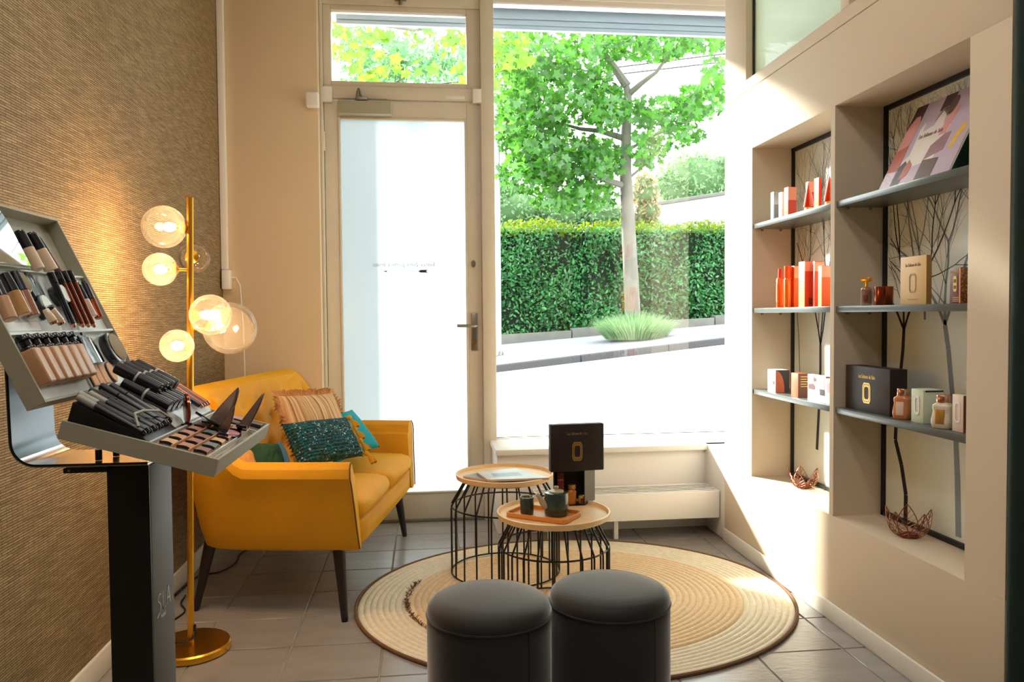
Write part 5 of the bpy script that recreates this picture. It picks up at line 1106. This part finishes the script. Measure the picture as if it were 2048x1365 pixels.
MT['greyreflex'] = mat('blue_grey_reflection_steel', rgb(120, 128, 136), .38, .85)  # mirror steel of the upright, its blue-grey reflection put into the colour
cut = 4*5; fu = [f for f in fs if max(f) < cut+4]; fl = [f for f in fs if max(f) >= cut+4]
b.add(vs, fu); bmesh.ops.delete(b.bm, geom=[v for v in b.bm.verts if not v.link_faces], context='VERTS'); b.build('bracket_upright', 'greyreflex', stand, smooth=35)
b = B(); b.add(vs, fl); bmesh.ops.delete(b.bm, geom=[v for v in b.bm.verts if not v.link_faces], context='VERTS'); b.build('mirror_bracket', 'chrome', stand, smooth=35)
b = B(); b.tube([loc(*p) for p in [(x, 1.0995, zz) for x, zz in pts]], .0016, 6); b.build('bracket_edge', 'black', stand)
p0, p1 = Yp(126, 948, 1.115), Yp(214, 934, 1.115); b = B(); b.box(loc(p0.x, 1.115, p0.z), loc(p1.x, 1.135, p1.z-.001)); bar = b.build('cross_bar', 'black', stand, bev=.001)
b = B(); b.tube([loc(p0.x+.008, 1.1152, (p0.z+p1.z)/2), loc(p0.x+.008, 1.1138, (p0.z+p1.z)/2)], .0018, 8); b.build('screw', 'steel', bar)
for px, py in ((198, 928), (233, 920)):
    p = Yp(px, py, 1.13 if px < 220 else 1.16); b = B(); b.tube([loc(p.x, p.y, .9035), loc(p.x, p.y, .918)], .0045, 12); b.build('knob', 'black', stand)
# lower tray
T0 = SI @ TM
b = B(T0); t = .004; hw = .023
for q in (((0, 0, -hw), (TL_, t, 0)), ((0, PW-t, -hw), (TL_, PW, 0)), ((0, t, -hw), (t, PW-t, 0)), ((TL_-t, t, -hw), (TL_, PW-t, 0)), ((t, t, -hw), (TL_-t, PW-t, -hw+.004))): b.box(*q)
ltray = b.build('lower_tray', 'grey', stand, bev=.0006, seg=1)
MT['rosemirror'] = mat('rose_tinted_acrylic', rgb(206, 176, 156), .12, .55)
b = B(T0); b.box((t, t, -.012), (TL_-t, PW-t, -.006)); b.build('acrylic_inlay', 'rosemirror', stand, smooth=0)
b = B(T0)
for q in (((.104, t, -.006), (.107, PW-t, .0005)), ((TL_-.016, t, -.006), (TL_-.0145, .235, -.0002)), ((.107, .238, -.006), (TL_-t, .241, .0004))): b.box(*q)
b.build('tray_divider', 'lightplastic', stand, bev=.0003, seg=1)
b = B(T0); 
b.T = T0 @ Matrix(((1, 0, 0, 0), (0, 0, -1, .118), (0, 1, 0, 0), (0, 0, 0, 1))); b.prism([(.0045, -.006), (.0045, .024), (.09, .006), (.103, -.001), (.103, -.006)], 0, .113); b.build('pencil_holder', 'black', stand, bev=.0006)
b = B(T0); b.T = T0 @ Matrix(((1, 0, 0, 0), (0, 0, -1, .315), (0, 1, 0, 0), (0, 0, 0, 1))); b.prism([(.0045, -.006), (.0045, .030), (.07, .018), (.098, -.001), (.098, -.006)], 0, .19); b.build('mascara_holder', 'lightplastic', stand, bev=.0006)
b = B(T0); b.tube([(.086, .008, .014), (.074, .018, .026), (.075, .045, .027), (.084, .08, .025), (.094, .113, .012)], .0018, 6); b.build('retaining_wire', 'grey', stand)
# upper panel
P0 = SI @ PM
b = B(P0); dn_ = .024
for q in (((0, 0, -dn_), (t, PS, 0)), ((PW-t, 0, -dn_), (PW, PS, 0)), ((t, 0, -dn_), (PW-t, t, 0)), ((t, PS-t, -dn_), (PW-t, PS, 0)), ((t, t, -dn_), (PW-t, PS-t, -dn_+.004))): b.box(*q)
b.build('upper_panel', 'grey', stand, bev=.0006, seg=1)
b = B(P0); b.box((t, t, -.0205), (PW-t, .093, -.009)); b.box((t, .095, -.0205), (PW-t, .188, -.009)); b.box((t, .0915, -.009), (PW-t, .0955, -.001)); b.box((.158, t, -.009), (.1605, .0915, -.006)); b.box((t, .187, -.009), (PW-t, .190, -.004)); b.build('display_insert', 'lightplastic', stand, bev=.0006, seg=1)
b = B(P0); b.box((t+.008, .006, -.0092), (.152, .019, -.0082)); b.build('label_strip', 'printwhite', stand, smooth=0)
b = B(P0); b.box((t+.008, .1, -.0092), (.105, .112, -.0082)); b.build('label_strip', 'printwhite', stand, smooth=0)
mp0 = [PM.inverted() @ Pp(x, y, OP+NV*.008, NV) for x, y in ((65, 532), (0, 524), (0, 415), (10, 418), (20, 432))]
poly = [(p.x, p.y) for p in mp0]; x1_, y1_ = poly[0]
b = B(P0); b.prism([(x1_, y1_), (x1_, PS-.03), (x1_-.008, PS-.01), (x1_-.03, PS), (-.06, PS), (-.06, y1_)], .004, .0065); b.build('tilted_mirror', 'mirror', stand, bev=.0005, seg=1)
b = B(P0); b.prism([(x1_+.0015, y1_-.003), (x1_+.0015, PS-.03), (x1_-.007, PS-.008), (x1_-.03, PS+.002), (-.06, PS+.002), (-.06, y1_-.003)], .001, .0039); b.build('mirror_back', 'grey', stand)

MT['tan'] = mat('tan_foundation', rgb(198, 150, 110), .35); MT['tan2'] = mat('golden_foundation', rgb(196, 146, 92), .22, coat=.5); MT['tan3'] = mat('brown_foundation', rgb(156, 104, 80), .22, coat=.5); MT['tan4'] = mat('ivory_concealer', rgb(226, 198, 168), .25, coat=.5); MT['inkcap'] = mat('blue_black_gloss', rgb(16, 16, 24), .25, coat=.3); MT['peach'] = mat('peach_powder', rgb(226, 168, 122), .7); MT['blush'] = mat('pink_blush', rgb(206, 140, 144), .75); MT['taupecap'] = mat('light_grey_cap', rgb(158, 156, 148), .4)
def on(Mf, px, py, h): o_ = Mf @ V((0, 0, h)); n_ = (Mf.to_3x3() @ V((0, 0, 1))); return Pp(px, py, o_, n_)
def rod(name, label, cat, p, q, r, parts, n=14, group=None, r1=None):
    """a slim product lying from p to q (world), parts: (name, f0, f1, radius factor, material)"""
    p, q = V(p), V(q); d = q-p; L = d.length; M = d.to_track_quat('Z', 'Y').to_matrix().to_4x4(); M.translation = p
    t_ = thing(name, label, cat, group=group, M=M)
    for nm, f0, f1, k0, k1, m in parts:
        b = B(); e = min(.0008, (f1-f0)*L*.2); b.lathe([(0, f0*L), (r*k0-e, f0*L), (r*k0, f0*L+e), (r*k1, f1*L-e), (r*k1-e, f1*L), (0, f1*L)], n); b.build(nm, m, t_, smooth=40)
    return t_
ordn = ('first', 'second', 'third', 'fourth', 'fifth', 'sixth', 'seventh', 'eighth', 'ninth', 'tenth')
# foundation bottles
for k, (x0, x1) in enumerate(((.022, .021), (.046, .045), (.070, .071), (.095, .096), (.119, .122), (.143, .146))):
    p, q = PM @ V((x0+.002, .0215, .0015)), PM @ V((x1+.002, .089, .0015))
    t_ = rod('foundation_bottle', f'square tan foundation bottle with black pump, {ordn[k]} from the near end of the bottom row', 'bottle', p, q, .0105, [('pump', .78, .90, .62, .62, 'inkcap'), ('pump_head', .90, 1.0, .9, .85, 'inkcap'), ('collar', .72, .78, .85, .8, 'inkcap')], group='foundation bottles in the bottom row')
    L = (q-p).length; b = B(); b.box((-.0095, -.0095, 0), (.0095, .0095, L*.72)); o = b.build('glass_body', 'tan', t_, bev=.003, seg=3)
def pthing(name, label, cat, bx, sy, n=0, group=None): return thing(name, label, cat, group=group, M=PM @ Matrix.Translation((bx, sy, n)))
t_ = pthing('powder_compact', 'square black compact with open mirror lid in the bottom row', 'compact', .175, .04, -.009)
b = B(); b.box((0, 0, 0), (.030, .042, .012)); b.build('case', 'inkcap', t_, bev=.001); b = B(); b.hexa([(.030, 0, 0), (.062, .002, .002), (.062, .042, .002), (.030, .042, 0), (.030, 0, .012), (.062, .002, .005), (.062, .042, .005), (.030, .042, .012)]); b.build('mirror_lid', 'mirror', t_, bev=.0006); b = B(); b.box((.002, .042, .008), (.026, .045, .011)); b.box((.018, .045, .008), (.022, .05, .011)); b.build('clasp', 'inkcap', t_)
t_ = pthing('powder_compact', 'round black compact with open mirror lid in the bottom row', 'compact', .282, .06, -.009)
b = B(); b.lathe([(0, 0), (.0255, 0), (.0265, .002), (.0265, .012), (.0245, .013), (0, .013)], 36); b.build('case', 'inkcap', t_, smooth=35); b = B(); b.lathe([(0, .0132), (.0232, .0132), (.0232, .0142), (0, .0142)], 36, c=(.005, .001, 0)); b.build('mirror', 'mirror', t_, smooth=35)
for k, (bx, sy, shape) in enumerate(((.168, .009, 0), (.188, .009, 0), (.208, .0095, 0), (.236, .009, 1), (.286, .010, 1))):
    t_ = pthing('powder_refill', f'flat peach powder refill, {ordn[k]} along the foot of the panel', 'powder', bx, sy, -.009, 'peach powder refills')
    b = B(); b.prism([(0, 0), (.0175, 0), (.0175, .03), (0, .03)] if not shape else [(.011+.0105*math.cos(a*.35), .016+.016*math.sin(a*.35)) for a in range(18)], .0005, .004); b.build('pressed_powder', 'peach', t_, bev=.0004, seg=1)
    b = B(); b.prism([(-.001, -.001), (.0185, -.001), (.0185, .031), (-.001, .031)] if not shape else [(.011+.0117*math.cos(a*.35), .016+.0172*math.sin(a*.35)) for a in range(18)], 0, .0025); b.build('pan', 'inkcap', t_)
# middle row
for k, (a, c, m, lab) in enumerate((((50, 630), (8, 548), 'tan2', 'golden tube concealer with black cap at the mirror end of the middle row'), ((68, 634), (27, 545), 'tan3', 'brown tube concealer with black cap beside the golden one'), ((22, 640), (-12, 560), 'tan', 'tan tube concealer half cut off by the edge of the picture'))):
    rod('concealer_tube', lab, 'tube', on(PM, *a, .001), on(PM, *c, .001), .0082, [('body', 0, .56, 1, 1, m), ('cap', .56, 1, .95, .8, 'inkcap')])
for k, (a, c, m, lab) in enumerate((((109, 648), (86, 612), 'tan4', 'small ivory tube with pointed tip in the middle row'), ((124, 648), (97, 613), 'tan4', 'small ivory tube with dark cap beside the pointed one'))):
    rod('sample_tube', lab, 'tube', on(PM, *a, .006), on(PM, *c, .006), .006, [('foot', 0, .12, .9, .95, 'coppercap'), ('body', .12, .82, 1, .95 if k else .7, m), ('tip', .82, 1, .9 if k else .3, .8 if k else .2, 'inkcap')])
def pot(label, px, py, rx, ry, h, lid):
    p = PM.inverted() @ on(PM, px, py, -.006); t_ = pthing('cosmetic_pot', label, 'pot', p.x, p.y, -.009)
    b = B(); b.lathe([(0, 0), (rx, 0), (rx, h), (rx-.001, h+.001), (0, h+.001)], 28, sy=ry/rx); b.build('pot_body', 'inkcap', t_, smooth=35)
    if lid: b = B(); b.lathe([(0, h+.001), (rx*.93, h+.001), (rx*.9, h+.0035), (0, h+.0035)], 28, c=(.003, .0, 0), sy=ry/rx); b.build('lid', lid, t_, smooth=35)
pot('flat black oval mirror cover lying in the middle row', 73, 580, .0165, .027, .003, None)
pot('black pot with pale lid in front of the oval cover', 80, 617, .013, .017, .010, 'lightplastic')
pot('black pot with pale lid beside the lip pencils', 112, 594, .013, .015, .012, 'lightplastic')
pot('black rimmed round mirror beside the brown concealer', 43, 565, .012, .018, .003, 'mirror')
for k in range(8):
    a = on(PM, 150+k*5.6-(6 if k < 2 else 0), 652+(k % 2)*3, .002+.004*(k % 2)); c = on(PM, 100+k*5.6-(3 if k < 2 else 0), 546-k*.6, .002+.004*(k % 2))
    rod('lip_pencil', f'long dark lip pencil with copper stripes, {ordn[k]} in the middle row bundle', 'pencil', a, c, .0033, [('barrel', .06, .80, 1, 1, 'copperglass' if k in (3, 5, 7) else 'inkcap'), ('cap', .80, 1, 1.06, 1, 'inkcap'), ('tip', 0, .06, .7, 1, 'coppercap')], 8, 'lip pencils in the middle row')
for k, (a, c, m) in enumerate((((187, 634), (152, 566), 'tan4'), ((199, 637), (166, 563), 'copperglass'))):
    rod('gloss_tube', ('pale lip gloss tube with black cap', 'copper lip gloss tube with black cap')[k]+' right of the pencil bundle', 'tube', on(PM, *a, .002), on(PM, *c, .002), .0062, [('body', 0, .5, 1, 1, m), ('cap', .5, .92, .95, .9, 'inkcap'), ('cap_tip', .92, 1, .6, .6, 'inkcap')])
# top row
for k, (a, c, m, lab) in enumerate((((78, 540), (36, 462), 'tan4', 'clear ivory bottle with black cap beside the tilted mirror'), ((104, 542), (58, 466), 'tan4', 'ivory foundation bottle with big black cap in the top row'), ((118, 545), (74, 474), 'plum', 'slim plum lip colour leaning beside the ivory bottles'))):
    rod('foundation_tube', lab, 'tube', on(PM, *a, .0), on(PM, *c, .0), (.0085, .0095, .005)[k], [('body', 0, .55, 1, 1, m), ('cap', .55, .94, .98, .95, 'inkcap'), ('cap_top', .94, 1, .8, .7, 'inkcap')])

# lower tray products: (a, b, n) in the tray's own frame
def tw_(a, b_, n): return TM @ V((a, b_, n))
for k in range(10):
    bb_ = .009+.0108*k; grey = k < 4; dz = .0015*(k % 2)
    rod('eye_pencil', (f'black eye pencil with grey end, {ordn[k]} from the near end in the sloping holder' if grey else f'slim black eye pencil, {ordn[k]} from the near end in the sloping holder'), 'pencil', tw_(.097, bb_, .0065+dz), tw_(.006-.004*(k % 3), bb_+.002, .0305+dz+(.004 if k > 6 else 0)), .0041 if k < 7 else .0052, [('barrel', .05, .74, 1, 1, 'inkcap'), ('end_cap', .74, 1, 1.08, 1.05, 'taupecap' if grey else 'inkcap'), ('tip', 0, .05, .6, .95, 'inkcap')], 10, 'eye pencils in the sloping holder')
for k in range(8):
    row, j = divmod(k, 4); bb_ = .136+.0245*j+(.010 if row else 0); a0, a1, z0, z1 = ((.082, .012, .0225, .0385) if row == 0 else (.060, -.006, .041, .056))
    rod('mascara', f'black mascara tube with silver band, {ordn[j]} from the near end in the {"upper" if row else "lower"} row', 'mascara', tw_(a0, bb_, z0), tw_(a1, bb_, z1), .0092, [('body', 0, .5, 1, 1, 'inkcap'), ('band', .5, .55, 1.03, 1.03, 'silver'), ('cap', .55, 1, 1, .97, 'inkcap')], 16, 'mascara tubes in the lower tray')
for k in range(4):
    bb_ = .252+.013*k; rod('brow_pencil', f'brown brow pencil {("with grey end at the wall side", "second from the mascaras", "third from the mascaras", "next to the mascaras")[3-k]} of the lower tray', 'pencil', tw_(.098, bb_, .012), tw_(.0-.006*(k == 3), bb_, .045), .0042, [('barrel', .05, .76, 1, 1, 'copperglass' if k % 2 else 'inkcap'), ('end_cap', .76, 1, 1.08, 1.05, 'taupecap' if k == 3 else 'inkcap'), ('tip', 0, .05, .6, .95, 'coppercap')], 10)
# eyeshadow tester palette
pal = thing('eyeshadow_palette', 'rose acrylic palette of eyeshadow testers with curved finger slots', 'palette', M=TM @ Matrix.Translation((.1085, .006, -.0058)))
b = B(); b.box((0, 0, 0), (.066, .229, .0035)); b.build('plate', 'rosemirror', pal, bev=.0005, seg=1)
shades = [mat(f'eyeshadow_{k}', rgb(*c), .5, .15) for k, c in enumerate(((226, 186, 140), (214, 158, 122), (196, 142, 112), (176, 120, 104), (150, 108, 96), (120, 128, 130)))]
for i_ in range(3):
    for j in range(6):
        a0, b0 = .0025+.0215*i_, .006+.0372*j
        cres = [(a0+.0015+.0165*f, b0+.005+.0042*math.sin(PI*f)) for f in [k/8 for k in range(9)]]
        pan = B(); pan.prism([(a0+.0165, b0+.0328), (a0+.0015, b0+.0328)]+[(x, y+.0026) for x, y in cres][0:9], .0036, .0068); pn_ = pan.build('shadow_pan', shades[(j+i_*2) % 6], pal, bev=.0004, seg=1)
        b = B(); b.prism(cres+[(x, y+.0030*math.sin(PI*f)) for (x, y), f in zip(cres, [k/8 for k in range(9)])][::-1][1:-1], .0036, .0072); b.build('finger_slot', 'nearblack', pn_, smooth=0)
b = B()
for i_ in (1, 2): b.box((-.0005+.0215*i_, .002, .0035), (.0008+.0215*i_, .228, .0076))
b.build('column_rib', 'peach', pal, bev=.0003, seg=1)
# standing compacts
MT['lidinner'] = mat('bronze_lid_inner', rgb(150, 122, 108), .2, .6); MT['rosegold'] = mat('bronze_compact_lid', rgb(120, 92, 78), .25, .7)
def fin(name, label, base_l, base_r, tip, dY, hinge):
    p, q = on(TM, *base_l, .004), on(TM, *base_r, .004); c = (p+q)/2; Tt = Yp(*tip, c.y+dY); up = Tt-c
    M = frame_m((q-p), up-(q-p).normalized()*up.dot((q-p).normalized()), c); L = up.length; sh_ = up.dot((q-p).normalized()); w_ = (q-p).length
    t_ = thing(name, label, 'compact', M=M); n_ = 12; pts = []
    for k in range(n_+1): f = k/n_; pts.append((sh_*f-w_/2*(1-f**1.6), L*f*.995))
    for k in range(n_-1, -1, -1): f = k/n_; pts.append((sh_*f+w_/2*(1-f**2.2), L*f*.995))
    b = B(); b.prism(pts, -.0022, .0022); b.build('raised_lid', 'rosegold', t_, bev=.0008)
    b = B(); b.prism([(x*.82+sh_*.01, y*.92+L*.02) for x, y in pts], .0022, .0026); b.build('lid_mirror', 'lidinner', t_, smooth=0)
    b = B(); b.tube([(-w_*.45, 0, 0), (w_*.45, 0, 0)], .003, 8); b.build('hinge', 'inkcap', t_)
    b = B(); b.box((-w_*.5, -.002, .002), (w_*.5, .002, .028)); b.build('base_case', 'inkcap', t_, bev=.0008); return t_
fin('blush_compact', 'bronze compact with raised pointed lid in the middle of the lower tray', (420, 842), (446, 858), (478, 776), .02, 0)
fin('blush_compact', 'bronze compact with raised pointed lid at the sofa end of the lower tray', (474, 855), (495, 860), (530, 786), .02, 0)
fin('bronzer_compact', 'small dark compact with chrome lid standing before the middle bronze one', (436, 858), (456, 862), (470, 812), .0, 0)
p = TM.inverted() @ on(TM, 463, 864, .003); t_ = thing('blush_pan', 'round pink blush pan lying between the bronze compacts', 'powder', M=TM @ Matrix.Translation((min(p.x, .178), p.y, -.004)))
b = B(); b.lathe([(0, 0), (.0135, 0), (.0145, .002), (.0145, .005), (.0125, .0055), (0, .0055)], 28, sy=1.5); b.build('case', 'inkcap', t_, smooth=35); b = B(); b.lathe([(0, .0056), (.0120, .0056), (.0115, .0066), (0, .007)], 28, sy=1.5); b.build('pressed_powder', 'blush', t_, smooth=40)
for k, (a0, b0, m) in enumerate(((.120, .262, 'inkcap'), (.140, .292, 'inkcap'), (.120, .298, 'blush'))):
    t_ = thing('flat_palette', ('black flat palette beside the blush pan', 'black flat palette at the sofa corner of the lower tray', 'pink flat palette along the far rim of the lower tray')[k], 'palette', M=TM @ Matrix.Translation((a0, b0, -.005)))
    b = B(); b.box((0, 0, 0), (.044, .02, .005)); b.build('case', m, t_, bev=.0006, seg=1)
p = TM.inverted() @ on(TM, 372, 848, .0); q = on(TM, 372, 848, 0); t_ = thing('hand_mirror', 'small round make-up mirror standing edge-on behind the eyeshadow palette', 'mirror', M=Matrix.Translation(q) @ Matrix.Rotation(.42, 4, 'Z'))
b = B(); b.T = Matrix.Translation((0, 0, .022)) @ Matrix.Rotation(PI/2, 4, 'Y'); b.lathe([(0, -.001), (.0205, -.001), (.022, 0), (.022, .003), (.0205, .004), (0, .004)], 32); b.build('rim', 'copperglass', t_, smooth=35)
b = B(); b.T = Matrix.Translation((0, 0, .022)) @ Matrix.Rotation(PI/2, 4, 'Y'); b.lathe([(0, .0041), (.019, .0041), (.019, .0045), (0, .0045)], 32); b.build('mirror_disc', 'mirror', t_, smooth=35)
b = B(); b.lathe([(0, -.002), (.008, -.002), (.008, .001), (0, .002)], 16); b.build('foot', 'inkcap', t_, smooth=35)
